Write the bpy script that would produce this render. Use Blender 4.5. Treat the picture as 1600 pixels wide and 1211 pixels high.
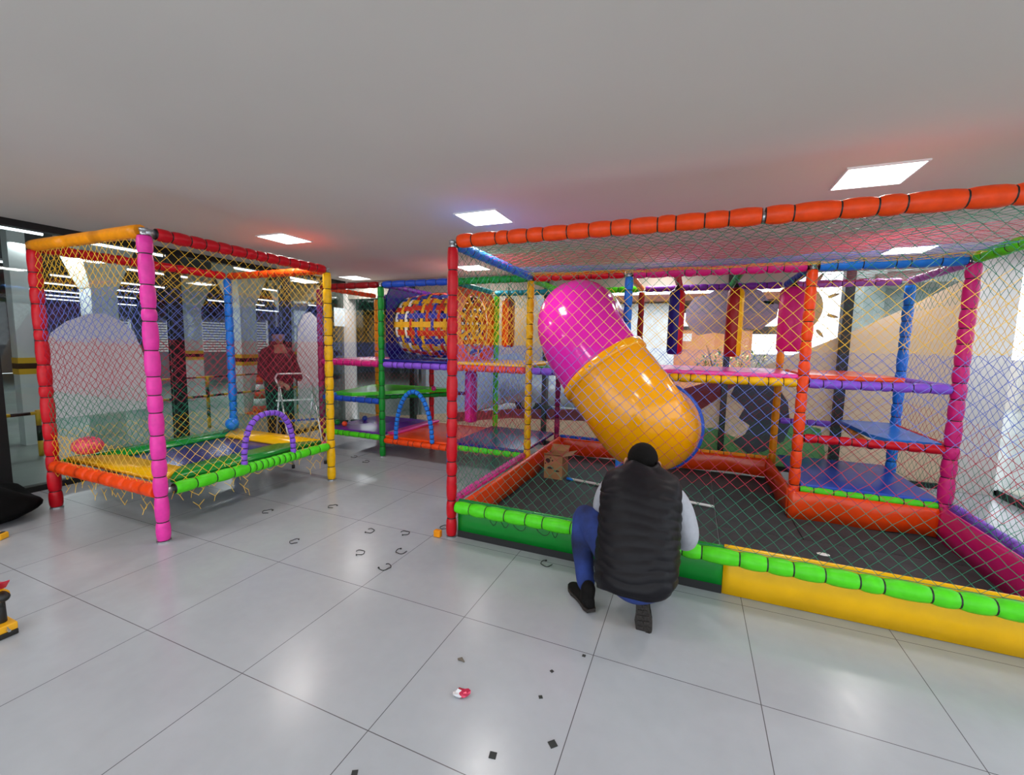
import bpy, bmesh, math, random
from mathutils import Vector, Matrix
random.seed(7)
PI = math.pi
V = Vector
for o in list(bpy.data.objects): bpy.data.objects.remove(o)
sc = bpy.context.scene
COL = sc.collection

# ---------------------------------------------------------------- camera
FPX, YAW, PITCH, ROLL = 672.955, -0.394661, 0.101702, 0.01928
cam = bpy.data.cameras.new('camera'); camo = bpy.data.objects.new('camera', cam); COL.objects.link(camo)
cam.sensor_fit = 'HORIZONTAL'; cam.sensor_width = 36.0; cam.lens = FPX / 1600 * 36
fw = V((math.sin(YAW)*math.cos(PITCH), math.cos(YAW)*math.cos(PITCH), -math.sin(PITCH)))
r0 = V((math.cos(YAW), -math.sin(YAW), 0)); u0 = r0.cross(fw)
rt = math.cos(ROLL)*r0 + math.sin(ROLL)*u0; up = -math.sin(ROLL)*r0 + math.cos(ROLL)*u0
camo.matrix_world = Matrix(((rt.x, up.x, -fw.x, 0), (rt.y, up.y, -fw.y, 0), (rt.z, up.z, -fw.z, 1.6), (0, 0, 0, 1)))
cam.clip_start = 0.05; cam.clip_end = 200
sc.camera = camo

# ---------------------------------------------------------------- world, exposure
w = bpy.data.worlds.new('overcast_sky'); sc.world = w; w.use_nodes = True
wb = w.node_tree.nodes['Background']; wb.inputs[0].default_value = (0.86, 0.93, 1.0, 1); wb.inputs[1].default_value = 4.0
sc.view_settings.view_transform = 'Standard'; sc.view_settings.look = 'None'
sc.view_settings.gamma = 1; sc.view_settings.exposure = -0.45; sc.view_settings.use_curve_mapping = False
def area(name, loc, size, power, color, rot=(0, 0, 0), size_y=None):
    l = bpy.data.lights.new(name, 'AREA'); l.energy = power; l.color = color
    l.shape = 'RECTANGLE'; l.size = size; l.size_y = size_y or size
    o = bpy.data.objects.new(name, l); COL.objects.link(o); o.location = loc; o.rotation_euler = rot
    return o
LAMPS = [(1.0, 3.5), (-1.76, 3.52), (-4.2, 3.52), (-5.55, 6.05), (-3.05, 5.75), (2.1, 6.1), (-0.45, 6.0),
         (1.0, 0.9), (-1.76, 0.9), (-4.4, 0.9), (1.0, -1.7), (-1.76, -1.7), (-4.4, -1.7)]
for (x, y) in LAMPS:
    area('panel_light_glow', (x, y, 2.672), 0.36, 20, (1.0, 0.95, 0.90))
# daylight through the open shopfront behind the camera
area('shopfront_daylight', (-1.0, -4.6, 1.5), 8.5, 50, (0.80, 0.90, 1.0), (math.radians(90), 0, 0), 2.6)

# ---------------------------------------------------------------- helpers
def hexc(h):
    h = h.lstrip('#'); c = [int(h[i:i+2], 16)/255 for i in (0, 2, 4)]
    return tuple((v/12.92 if v <= 0.04045 else ((v+0.055)/1.055)**2.4) for v in c) + (1,)
MATS = {}
def mat(name, color, rough=0.5, metal=0.0, spec=0.5, coat=0.0, noise=0.0, nscale=8.0, bump=0.0, bscale=60.0, emit=0.0, sheen=0.0, trans=0.0):
    if name in MATS: return MATS[name]
    m = bpy.data.materials.new(name); m.use_nodes = True; nt = m.node_tree; b = nt.nodes['Principled BSDF']
    c = hexc(color) if isinstance(color, str) else color
    b.inputs['Base Color'].default_value = c; b.inputs['Roughness'].default_value = rough
    b.inputs['Metallic'].default_value = metal; b.inputs['Specular IOR Level'].default_value = spec
    b.inputs['Coat Weight'].default_value = coat; b.inputs['Sheen Weight'].default_value = sheen
    if emit:
        b.inputs['Emission Color'].default_value = c; b.inputs['Emission Strength'].default_value = emit
    tc = nt.nodes.new('ShaderNodeTexCoord')
    if noise:
        n = nt.nodes.new('ShaderNodeTexNoise'); n.inputs['Scale'].default_value = nscale; n.inputs['Detail'].default_value = 4
        nt.links.new(tc.outputs['Object'], n.inputs['Vector'])
        mx = nt.nodes.new('ShaderNodeMix'); mx.data_type = 'RGBA'; mx.blend_type = 'MULTIPLY'
        mr = nt.nodes.new('ShaderNodeMapRange'); mr.inputs['From Min'].default_value = .32; mr.inputs['From Max'].default_value = .68; mr.inputs['To Min'].default_value = 1-noise; mr.inputs['To Max'].default_value = 1+noise*0.4
        nt.links.new(n.outputs['Fac'], mr.inputs['Value'])
        cc = nt.nodes.new('ShaderNodeCombineColor')
        for i in range(3): nt.links.new(mr.outputs[0], cc.inputs[i])
        mx.inputs[0].default_value = 1; mx.inputs[6].default_value = c
        nt.links.new(cc.outputs[0], mx.inputs[7]); nt.links.new(mx.outputs[2], b.inputs['Base Color'])
    if bump:
        n2 = nt.nodes.new('ShaderNodeTexNoise'); n2.inputs['Scale'].default_value = bscale; n2.inputs['Detail'].default_value = 3
        nt.links.new(tc.outputs['Object'], n2.inputs['Vector'])
        bp = nt.nodes.new('ShaderNodeBump'); bp.inputs['Strength'].default_value = bump; bp.inputs['Distance'].default_value = 0.01
        nt.links.new(n2.outputs['Fac'], bp.inputs['Height']); nt.links.new(bp.outputs[0], b.inputs['Normal'])
    if trans:
        out = nt.nodes['Material Output']; tr = nt.nodes.new('ShaderNodeBsdfTranslucent'); tr.inputs[0].default_value = c
        ms = nt.nodes.new('ShaderNodeMixShader'); ms.inputs[0].default_value = trans
        nt.links.new(b.outputs[0], ms.inputs[1]); nt.links.new(tr.outputs[0], ms.inputs[2]); nt.links.new(ms.outputs[0], out.inputs[0])
    MATS[name] = m; return m
def glassmat(name, tint=(1, 1, 1, 1), refl=0.5):
    m = bpy.data.materials.new(name); m.use_nodes = True; nt = m.node_tree; nt.nodes.clear()
    out = nt.nodes.new('ShaderNodeOutputMaterial'); t = nt.nodes.new('ShaderNodeBsdfTransparent'); g = nt.nodes.new('ShaderNodeBsdfGlossy')
    g.inputs['Roughness'].default_value = 0.02; t.inputs[0].default_value = tint
    f = nt.nodes.new('ShaderNodeFresnel'); f.inputs[0].default_value = 1.45
    mu = nt.nodes.new('ShaderNodeMath'); mu.operation = 'MULTIPLY'; mu.inputs[1].default_value = refl
    ms = nt.nodes.new('ShaderNodeMixShader')
    nt.links.new(f.outputs[0], mu.inputs[0]); nt.links.new(mu.outputs[0], ms.inputs[0]); nt.links.new(t.outputs[0], ms.inputs[1]); nt.links.new(g.outputs[0], ms.inputs[2]); nt.links.new(ms.outputs[0], out.inputs[0])
    return m
PADC = dict(red='#C60C1E', darkred='#8E1218', orange='#F0480C', yellow='#F2B900', lime='#52D81A', green='#0C8A2C', blue='#1C7AE0', navy='#1B3FA0',
            violet='#8A55D8', purple='#6B2A9A', magenta='#CF1C78', pink='#E83AA4', teal='#1487A0', amber='#F0940A', lilac='#A868C8', maroon='#8C1450', tan='#E08830', royal='#2350C0', indigo='#191676')
def pad(c): return mat('padded_vinyl_'+c, PADC[c], rough=0.40, spec=0.30, bump=0.25, bscale=26, noise=0.12, nscale=20)
def shiny(c): return mat('tarpaulin_vinyl_'+c, PADC[c], rough=0.24, spec=0.5, bump=0.22, bscale=5, noise=0.10, nscale=5)
TIE = mat('black_cable_tie', '#0A0A0A', rough=0.5)
STEEL = mat('galvanised_steel', '#B9BCC0', rough=0.35, metal=0.9, noise=0.2, nscale=30)

def empty(name, label, cat, loc=(0, 0, 0), group=None, rotz=0):
    o = bpy.data.objects.new(name, None); COL.objects.link(o); o.location = loc; o.rotation_euler = (0, 0, rotz)
    o.empty_display_size = 0.1
    o['label'] = label; o['category'] = cat
    if group: o['group'] = group
    return o
def tag(o, label, cat, group=None, kind=None):
    o['label'] = label; o['category'] = cat
    if group: o['group'] = group
    if kind: o['kind'] = kind
    return o
def link(name, me, mats, parent=None, smooth=False):
    for m in (mats if isinstance(mats, (list, tuple)) else [mats]): me.materials.append(m)
    if smooth:
        me.polygons.foreach_set('use_smooth', [True]*len(me.polygons))
    o = bpy.data.objects.new(name, me); COL.objects.link(o)
    if parent is not None:
        o.parent = parent
        p = parent; M = Matrix.Identity(4)
        while p is not None:
            M = (Matrix.Translation(p.location) @ p.rotation_euler.to_matrix().to_4x4()) @ M if False else M
            p = p.parent
        o.matrix_parent_inverse = world(parent).inverted()
    return o
def world(o):
    L = Matrix.Translation(o.location) @ o.rotation_euler.to_matrix().to_4x4()
    return (world(o.parent) @ o.matrix_parent_inverse @ L) if o.parent else L
def obj(name, bm, mats, parent=None, smooth=False):
    me = bpy.data.meshes.new(name); bm.to_mesh(me); bm.free()
    return link(name, me, mats, parent, smooth)
def setpivot(o, p):
    """move a single-mesh thing's origin to p without moving its shape"""
    p = V(p); o.data.transform(Matrix.Translation(-p)); o.location = p; return o

def box(bm, a, b, mi=0, bevel=0.0):
    x0, y0, z0 = a; x1, y1, z1 = b
    vs = [bm.verts.new(p) for p in ((x0, y0, z0), (x1, y0, z0), (x1, y1, z0), (x0, y1, z0), (x0, y0, z1), (x1, y0, z1), (x1, y1, z1), (x0, y1, z1))]
    fs = [bm.faces.new([vs[i] for i in f]) for f in ((0, 3, 2, 1), (4, 5, 6, 7), (0, 1, 5, 4), (1, 2, 6, 5), (2, 3, 7, 6), (3, 0, 4, 7))]
    for f in fs: f.material_index = mi
    if bevel:
        es = list({e for f in fs for e in f.edges})
        r = bmesh.ops.bevel(bm, geom=es, offset=bevel, segments=3, profile=0.6, affect='EDGES')
        for f in r['faces']: f.material_index = mi
def frame_of(d, ref=None):
    d = V(d).normalized(); ref = V(ref) if ref else (V((0, 0, 1)) if abs(d.z) < 0.9 else V((0, 1, 0)))
    s = d.cross(ref).normalized(); t = s.cross(d).normalized(); return d, s, t
def rings(bm, secs, n=12, cap=True, mi=0, mis=None):
    """secs: list of (center, side vec, up vec) with radii in the vectors"""
    prev = None; first = None
    for k, (c, s, t) in enumerate(secs):
        ring = [bm.verts.new(V(c) + V(s)*math.cos(2*PI*i/n) + V(t)*math.sin(2*PI*i/n)) for i in range(n)]
        if prev:
            for i in range(n):
                f = bm.faces.new((prev[i], prev[(i+1) % n], ring[(i+1) % n], ring[i])); f.material_index = mis[k-1] if mis else mi
        else: first = ring
        prev = ring
    if cap:
        f = bm.faces.new(first[::-1]); f.material_index = mis[0] if mis else mi
        f = bm.faces.new(prev); f.material_index = mis[-1] if mis else mi
def tube(bm, pts, r, n=8, mi=0, ref=None, cap=True, flat=1.0):
    pts = [V(p) for p in pts]; secs = []
    rs = r if isinstance(r, (list, tuple)) else [r]*len(pts)
    s_prev = None
    for i, p in enumerate(pts):
        d = (pts[min(i+1, len(pts)-1)] - pts[max(i-1, 0)])
        if d.length < 1e-7: d = V((0, 0, 1))
        d.normalize()
        if s_prev is None: _, s, t = frame_of(d, ref)
        else:
            s = (s_prev - d*s_prev.dot(d))
            s = s.normalized() if s.length > 1e-6 else frame_of(d)[1]
            t = s.cross(d).normalized()
        s_prev = s
        secs.append((p, s*rs[i], t*rs[i]*flat))
    rings(bm, secs, n, cap, mi)
def ball(bm, c, r, seg=16, mi=0, squash=(1, 1, 1)):
    res = bmesh.ops.create_uvsphere(bm, u_segments=seg, v_segments=max(6, seg//2), radius=1)
    fs = set()
    for v in res['verts']:
        v.co = V((v.co.x*r*squash[0], v.co.y*r*squash[1], v.co.z*r*squash[2])) + V(c)
        fs.update(v.link_faces)
    for f in fs: f.material_index = mi
def prism(bm, poly, a0, a1, axis='y', mi=0):
    """extrude polygon (2D) between a0..a1 along axis; poly coords are the two other axes in order"""
    def P(u, v, a):
        return {'x': (a, u, v), 'y': (u, a, v), 'z': (u, v, a)}[axis]
    A = [bm.verts.new(P(u, v, a0)) for u, v in poly]; B = [bm.verts.new(P(u, v, a1)) for u, v in poly]
    n = len(poly); fs = [bm.faces.new(A), bm.faces.new(B[::-1])]
    for i in range(n): fs.append(bm.faces.new((A[i], B[i], B[(i+1) % n], A[(i+1) % n])))
    for f in fs: f.material_index = mi
    bmesh.ops.recalc_face_normals(bm, faces=fs)
def struct(name, bm, m, smooth=False):
    o = obj(name, bm, m, None, smooth); o['kind'] = 'structure'; return o
def clone(o, parent=None):
    c = o.copy(); COL.objects.link(c)
    if parent is not None: c.parent = parent
    for ch in o.children: clone(ch, c)
    return c

# ---------------------------------------------------------------- floor
TX, TY, OX, OY = 0.7610, 0.8149, -1.9082, 1.2803
def floor_mat():
    m = bpy.data.materials.new('polished_porcelain_tiles'); m.use_nodes = True; nt = m.node_tree; b = nt.nodes['Principled BSDF']
    L = nt.links.new; N = nt.nodes.new
    g = N('ShaderNodeNewGeometry'); sp = N('ShaderNodeSeparateXYZ'); L(g.outputs['Position'], sp.inputs[0])
    def mth(op, a, bb=None, cc=None):
        n = N('ShaderNodeMath'); n.operation = op
        for i, v in enumerate((a, bb, cc)):
            if v is None: continue
            if isinstance(v, (int, float)): n.inputs[i].default_value = v
            else: L(v, n.inputs[i])
        return n.outputs[0]
    outs = []
    ids = []
    for ax, o, t in ((0, OX, TX), (1, OY, TY)):
        u = mth('DIVIDE', mth('SUBTRACT', sp.outputs[ax], o), t)
        d = mth('ABSOLUTE', mth('SUBTRACT', mth('FRACT', mth('ADD', u, 0.5)), 0.5))
        outs.append(mth('LESS_THAN', d, 0.0019/t)); ids.append(mth('FLOOR', u))
    grout = mth('MAXIMUM', outs[0], outs[1])
    cid = N('ShaderNodeCombineXYZ'); L(ids[0], cid.inputs[0]); L(ids[1], cid.inputs[1])
    wn = N('ShaderNodeTexWhiteNoise'); L(cid.outputs[0], wn.inputs['Vector'])
    nz = N('ShaderNodeTexNoise'); nz.inputs['Scale'].default_value = 2.2; nz.inputs['Detail'].default_value = 6; L(g.outputs['Position'], nz.inputs['Vector'])
    nz2 = N('ShaderNodeTexNoise'); nz2.inputs['Scale'].default_value = 14; nz2.inputs['Detail'].default_value = 5; L(g.outputs['Position'], nz2.inputs['Vector'])
    v = mth('ADD', mth('MULTIPLY', nz.outputs[0], 0.10), mth('MULTIPLY', wn.outputs[0], 0.015))
    v = mth('ADD', v, mth('MULTIPLY', nz2.outputs[0], 0.04))
    v = mth('ADD', v, 0.355)
    cc = N('ShaderNodeCombineColor'); L(mth('MULTIPLY', v, 0.93), cc.inputs[0]); L(mth('MULTIPLY', v, 0.99), cc.inputs[1]); L(mth('MULTIPLY', v, 1.07), cc.inputs[2])
    mx = N('ShaderNodeMix'); mx.data_type = 'RGBA'; L(grout, mx.inputs[0]); L(cc.outputs[0], mx.inputs[6]); mx.inputs[7].default_value = (0.10, 0.10, 0.105, 1)
    L(mx.outputs[2], b.inputs['Base Color'])
    r = mth('ADD', mth('MULTIPLY', nz2.outputs[0], 0.10), 0.19); L(r, b.inputs['Roughness'])
    b.inputs['Specular IOR Level'].default_value = 0.5
    return m
bm = bmesh.new(); box(bm, (-6.2, -5, -0.1), (3.3, 6.55, 0)); struct('floor', bm, floor_mat())
bm = bmesh.new(); box(bm, (-6.35, -5, 2.7), (3.4, 6.7, 2.85)); struct('ceiling', bm, mat('matt_ceiling_paint', '#DFDAD3', rough=0.75, spec=0.2, noise=0.04, nscale=0.7))
WHITE = mat('white_wall_paint', '#DCDBD8', rough=0.6, noise=0.05, nscale=3)
BLACK = mat('black_aluminium', '#0B0C0D', rough=0.35)
GLASS = glassmat('clear_shop_glass', (0.93, 0.96, 0.95, 1), 0.85)
GLASSB = glassmat('clear_window_glass', (0.97, 0.98, 0.98, 1), 0.4)
# left glass front, along y at x=-6.15
XG = -6.15
for n, (a, b) in enumerate(((-3.0, 1.78), (1.92, 3.41), (3.55, 5.04), (5.18, 6.38))):
    bm = bmesh.new(); box(bm, (XG-0.005, a, 0.05), (XG+0.005, b, 2.63)); struct('window_%d' % (n+1), bm, GLASS)
bm = bmesh.new(); box(bm, (XG-0.05, -3, 0.0), (XG+0.05, 6.5, 0.06)); struct('trim_1', bm, BLACK)
bm = bmesh.new(); box(bm, (XG-0.05, -3, 2.63), (XG+0.05, 6.5, 2.70)); struct('trim_2', bm, BLACK)
for n, y in enumerate((1.85, 3.48, 5.11)):
    bm = bmesh.new(); box(bm, (XG-0.06, y-0.065, 0.0), (XG+0.06, y+0.065, 2.64), bevel=0.004); struct('trim_%d' % (n+3), bm, BLACK)
# back glass front at y=6.5
YB = 6.5
BMX = [(-4.62, 0.10), (-2.13, 0.07), (0.42, 0.075), (1.70, 0.10)]
bm = bmesh.new()
box(bm, (-6.2, YB-0.05, 2.38), (1.15, YB+0.05, 2.7)); box(bm, (1.15, YB-0.05, 2.56), (3.3, YB+0.05, 2.7)); struct('trim_6', bm, mat('grey_soffit_paint', '#A49C92', rough=0.7))
bm = bmesh.new(); box(bm, (-6.2, YB-0.05, 0), (3.3, YB+0.05, 0.06)); struct('trim_7', bm, BLACK)
for n, (x, wd) in enumerate(BMX):
    bm = bmesh.new(); box(bm, (x-wd/2, YB-0.09, 0), (x+wd/2, YB+0.05, 2.6), bevel=0.004); struct('trim_%d' % (n+8), bm, BLACK)
xs = [-6.05] + [x for x, _ in BMX] + [2.85]
for n in range(5):
    bm = bmesh.new(); box(bm, (xs[n]+0.06, YB+0.01, 0.06), (xs[n+1]-0.06, YB+0.02, 2.55)); struct('window_%d' % (n+5), bm, GLASSB)
bm = bmesh.new(); box(bm, (-6.3, YB-0.1, 0), (-6.09, YB+0.15, 2.7)); struct('wall_back_left', bm, WHITE)
# white corner pillar and the right-hand front
bm = bmesh.new(); box(bm, (2.87, 6.42, 0), (3.2, 6.72, 2.7), bevel=0.006); struct('wall_back_right', bm, WHITE)
XR = 3.25
bm = bmesh.new(); box(bm, (XR-0.005, -3, 0.08), (XR+0.005, 6.4, 2.6)); struct('window_10', bm, GLASSB)
bm = bmesh.new(); box(bm, (XR-0.03, -3, 0.0), (XR+0.03, 6.42, 0.08)); struct('trim_12', bm, BLACK)
bm = bmesh.new(); box(bm, (XR-0.04, -3, 2.58), (XR+0.04, 6.42, 2.7)); struct('trim_13', bm, WHITE)
bm = bmesh.new(); box(bm, (XR-0.03, 4.6, 0.08), (XR+0.03, 4.68, 2.6)); struct('trim_14', bm, WHITE)
# rear shopfront piers behind the camera keep the room closed to the sides
bm = bmesh.new(); box(bm, (-6.3, -5, 0), (-6.1, -3, 2.7)); struct('wall_left', bm, WHITE)
bm = bmesh.new(); box(bm, (3.15, -5, 0), (3.35, -3, 2.7)); struct('wall_right', bm, WHITE)

# ---------------------------------------------------------------- ceiling lamps
def lamp(x, y, label):
    e = empty('ceiling_light', label, 'ceiling light', (x, y, 2.70), 'square LED ceiling panels')
    bm = bmesh.new(); h = 0.2
    for a, b in (((-h, -h), (h, -h+.012)), ((-h, h-.012), (h, h)), ((-h, -h+.012), (-h+.012, h-.012)), ((h-.012, -h+.012), (h, h-.012))):
        box(bm, (x+a[0], y+a[1], 2.690), (x+b[0], y+b[1], 2.70))
    obj('frame', bm, mat('white_lamp_frame', '#E8E8E8', rough=0.4), e)
    bm = bmesh.new(); box(bm, (x-h+.012, y-h+.012, 2.693), (x+h-.012, y+h-.012, 2.699))
    obj('diffuser', bm, mat('lit_led_diffuser', '#FFFDF8', emit=9.0), e)
LL = ['square ceiling light above the orange top rail, furthest right', 'square ceiling light just above the left end of the long orange top rail',
      'square ceiling light above the far end of the small cage\'s red top rail', 'square ceiling light furthest left at the back, above the dark red rail',
      'square ceiling light seen through the net above the hanging orange bag', 'square ceiling light seen through the roof net above the blue top rail at right']
for (x, y), l in zip(LAMPS[:6], LL): lamp(x, y, l)

# ---------------------------------------------------------------- soft-play building blocks
def rail(name, p0, p1, r, color, parent, seg=0.15, jit=0.25, tie=True, inset=0.0):
    p0, p1 = V(p0), V(p1); L = (p1-p0).length; d, s, t = frame_of(p1-p0)
    p0 = p0 + d*inset; L -= 2*inset
    bm = bmesh.new(); n = 12; a = 0.0
    k = max(1, round(L/seg)); cuts = [0.0]
    for i in range(1, k): cuts.append(L*(i + random.uniform(-jit, jit))/k)
    cuts.append(L)
    secs, mis = [], []
    sag = (lambda q: 0)
    for a, b in zip(cuts[:-1], cuts[1:]):
        w = b-a; g = 0.0042; w0 = random.uniform(0.97, 1.03)
        prof = [(a, 0.85, 1), (a+g, 0.85, 0), (a+g+0.004, 0.90, 0), (a+w*0.22, 1.0, 0), (a+w*0.5, 1.04, 0), (a+w*0.78, 1.0, 0), (b-g-0.004, 0.90, 0), (b-g, 0.85, 1)] if tie else \
               [(a, 0.93, 0), (a+w*0.2, 1.0, 0), (a+w*0.8, 1.0, 0), (b, 0.93, 0)]
        for q, rr, mi in prof:
            secs.append((p0+d*q, s*r*rr*w0, t*r*rr*w0)); mis.append(mi)
    secs.append((p0+d*L, s*r*0.85, t*r*0.85)); mis.append(0)
    rings(bm, secs, n, True, 0, mis)
    return obj(name, bm, [pad(color), TIE], parent, True)
def post(x, y, z0, z1, r, color, parent, cap=True):
    o = rail('padded_post', (x, y, z0+0.012), (x, y, z1), r, color, parent, seg=0.17)
    if cap:
        bm = bmesh.new(); tube(bm, [(x, y, z1-0.02), (x, y, z1+0.045)], 0.026, 12)
        tube(bm, [(x, y, z1+0.03), (x, y, z1+0.052)], 0.030, 12)
        obj('steel_joint', bm, STEEL, o, True)
    if z0 == 0:
        bm = bmesh.new(); tube(bm, [(x, y, 0.0), (x, y, 0.012)], r*1.02, 14); tube(bm, [(x, y, 0.006), (x, y, 0.03)], r*0.6, 12)
        obj('base_plate', bm, STEEL, o)
    return o
NETC = dict(green='#10785A', yellow='#F2C22E', blue='#5E72C4', red='#A81E3A', orange='#F09A28')
def netm(c): return mat('knotted_cord_'+c, NETC[c], rough=0.65)
NB_MAIN = [(2.9, 'green'), (2.0, 'yellow'), (1.57, 'blue'), (1.06, 'red'), (0.72, 'green')]
NB_CAGE = [(2.9, 'yellow'), (1.99, 'blue'), (1.56, 'red'), (1.09, 'green'), (0.72, 'yellow')]
def bandpick(bands, q):
    c = bands[0][1]
    for lim, name in bands:
        if q <= lim: c = name
    return c
def net(A, B, C, D, parent, bands=NB_MAIN, cell=0.088, r=0.0016, sag=0.0, axis=2, frayed=None, name='safety_net', hole=None, jit=0.004):
    """A,B bottom corners, C,D top corners (A under D)"""
    A, B, C, D = map(V, (A, B, C, D)); wdt = (B-A).length; hgt = (D-A).length
    nu = max(2, round(wdt/cell*2)); nv = max(2, round(hgt/cell*2)); nrm = (B-A).cross(D-A).normalized()
    names = []
    for _, c in bands:
        if c not in names: names.append(c)
    verts, faces, mi = [], [], []
    P = {}
    for i in range(nu+1):
        for j in range(nv+1):
            if (i+j) % 2 == 0:
                u, v = i/nu, j/nv
                p = (A*(1-u)+B*u)*(1-v) + (D*(1-u)+C*u)*v
                p = p + nrm*sag*math.sin(PI*u)*math.sin(PI*v) + nrm*0.006*math.sin(9*u*wdt+3)*math.sin(7*v*hgt)
                if 0 < i < nu and 0 < j < nv: p = p + V((random.uniform(-jit, jit), random.uniform(-jit, jit), random.uniform(-jit, jit)))
                if hole and hole(p): continue
                P[(i, j)] = p
    def keep(i, j):
        if not frayed: return True
        return j/nv > frayed*(0.5+0.5*math.sin(i*1.9)+0.3*math.sin(i*0.7))
    def edge(a, b, rr):
        m = names.index(bandpick(bands, ((a+b)/2)[axis])); d = (b-a)
        if d.length < 1e-5: return
        d, s, t = frame_of(d); k = len(verts)
        for c in (a, b):
            for q in range(3):
                verts.append(c + s*rr*math.cos(2*PI*q/3) + t*rr*math.sin(2*PI*q/3))
        for q in range(3): faces.append((k+q, k+(q+1) % 3, k+3+(q+1) % 3, k+3+q)); mi.append(m)
    for (i, j), p in P.items():
        if not keep(i, j): continue
        for di in (-1, 1):
            q = P.get((i+di, j+1))
            if q: edge(p, q, r)
        m = names.index(bandpick(bands, p[axis])); k = len(verts); kr = r*1.9
        for dv in ((1, 0, 0), (-1, 0, 0), (0, 1, 0), (0, -1, 0), (0, 0, 1), (0, 0, -1)): verts.append(p+V(dv)*kr)
        for f in ((0, 2, 4), (2, 1, 4), (1, 3, 4), (3, 0, 4), (2, 0, 5), (1, 2, 5), (3, 1, 5), (0, 3, 5)):
            faces.append(tuple(k+x for x in f)); mi.append(m)
        if frayed and not keep(i, j-2) and random.random() < 0.8:
            q = p + V((random.uniform(-.02, .02), random.uniform(-.02, .02), -random.uniform(.03, .06))); edge(p, q, r)
    # border cord
    if not frayed:
        for a, b in ((A, B), (B, C), (C, D), (D, A)):
            steps = 12
            for q in range(steps): edge(a.lerp(b, q/steps), a.lerp(b, (q+1)/steps), r*1.3)
    me = bpy.data.meshes.new(name); me.from_pydata([tuple(v) for v in verts], [], faces); me.polygons.foreach_set('material_index', mi)
    return link(name, me, [netm(c) for c in names], parent)
def mattress(name, a, b, color, parent, bevel=0.012):
    bm = bmesh.new(); box(bm, a, b, 0, bevel); return obj(name, bm, shiny(color), parent, True)
def padwall(name, p0, p1, z0, z1, th, color, parent, wav=0.008, seed=0):
    """soft upright tarpaulin pad from p0 to p1, its lower hem wavy"""
    p0, p1 = V((p0[0], p0[1], 0)), V((p1[0], p1[1], 0)); d = (p1-p0); L = d.length; d.normalize(); nn = V((-d.y, d.x, 0)); n = max(8, int(L/0.05)); bm = bmesh.new()
    prev = None; rnd = random.Random(seed)
    ph = rnd.uniform(0, 6)
    for i in range(n+1):
        u = i/n; c = p0+d*L*u; o = wav*math.sin(u*L*9+ph); hz = z0 + (wav*0.9*math.sin(u*L*5+ph*2) if z0 > 0.001 and wav > 0 else 0)
        prof = [(-th/2+o, hz), (-th/2+o*0.6, z0*.6+z1*.4), (-th/2, z1-th*0.5), (-th*0.25, z1-th*0.08), (0, z1), (th*0.25, z1-th*0.08), (th/2, z1-th*0.5), (th/2, hz)]
        ring = [bm.verts.new(c+nn*a+V((0, 0, z))) for a, z in prof]
        if prev:
            for k in range(len(ring)): bm.faces.new((prev[k], prev[(k+1) % len(ring)], ring[(k+1) % len(ring)], ring[k]))
        else: bm.faces.new(ring[::-1])
        prev = ring
    bm.faces.new(prev); bmesh.ops.recalc_face_normals(bm, faces=bm.faces[:])
    return obj(name, bm, shiny(color), parent, True)
def arch(cx, y0, y1, z0, h, r, color, parent, plane='x', nseg=22, sq=2.3):
    """padded arch; plane 'x': lies in x=cx from y0..y1 ; plane 'y': lies in y=cx from x=y0..y1"""
    pts = []; N = 140; half = (y1-y0)/2; mid = (y0+y1)/2
    for i in range(N+1):
        a = PI*(1-i/N); c, s_ = math.cos(a), math.sin(a)
        u = mid + half*(abs(c)**(2/sq))*(1 if c >= 0 else -1); z = z0 + h*(abs(s_)**(2/sq))
        pts.append(V((cx, u, z)) if plane == 'x' else V((u, cx, z)))
    # resample by length
    acc = [0]
    for a, b in zip(pts[:-1], pts[1:]): acc.append(acc[-1]+(b-a).length)
    T = acc[-1]
    def at(q):
        q = min(max(q, 0), T)
        for i in range(len(acc)-1):
            if acc[i+1] >= q: return pts[i].lerp(pts[i+1], (q-acc[i])/max(1e-9, acc[i+1]-acc[i]))
        return pts[-1]
    bm = bmesh.new(); secs, mis = [], []; nv = V((1, 0, 0)) if plane == 'x' else V((0, 1, 0)); seg = T/nseg
    for k in range(nseg):
        for f, rr, m in ((0, .8, 1), (.07, .8, 0), (.1, .95, 0), (.35, 1.03, 0), (.65, 1.03, 0), (.9, .95, 0), (.93, .8, 1)):
            q = (k+f)*seg; c = at(q); d = (at(q+.01)-at(q-.01)).normalized(); t = nv.cross(d).normalized()
            secs.append((c, nv*r*rr, t*r*rr)); mis.append(m)
    secs.append((at(T), nv*r*.8, (nv.cross((at(T)-at(T-.01)).normalized()))*r*.8)); mis.append(0)
    rings(bm, secs, 10, True, 0, mis)
    return obj('padded_arch', bm, [pad(color), TIE], parent, True)

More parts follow.
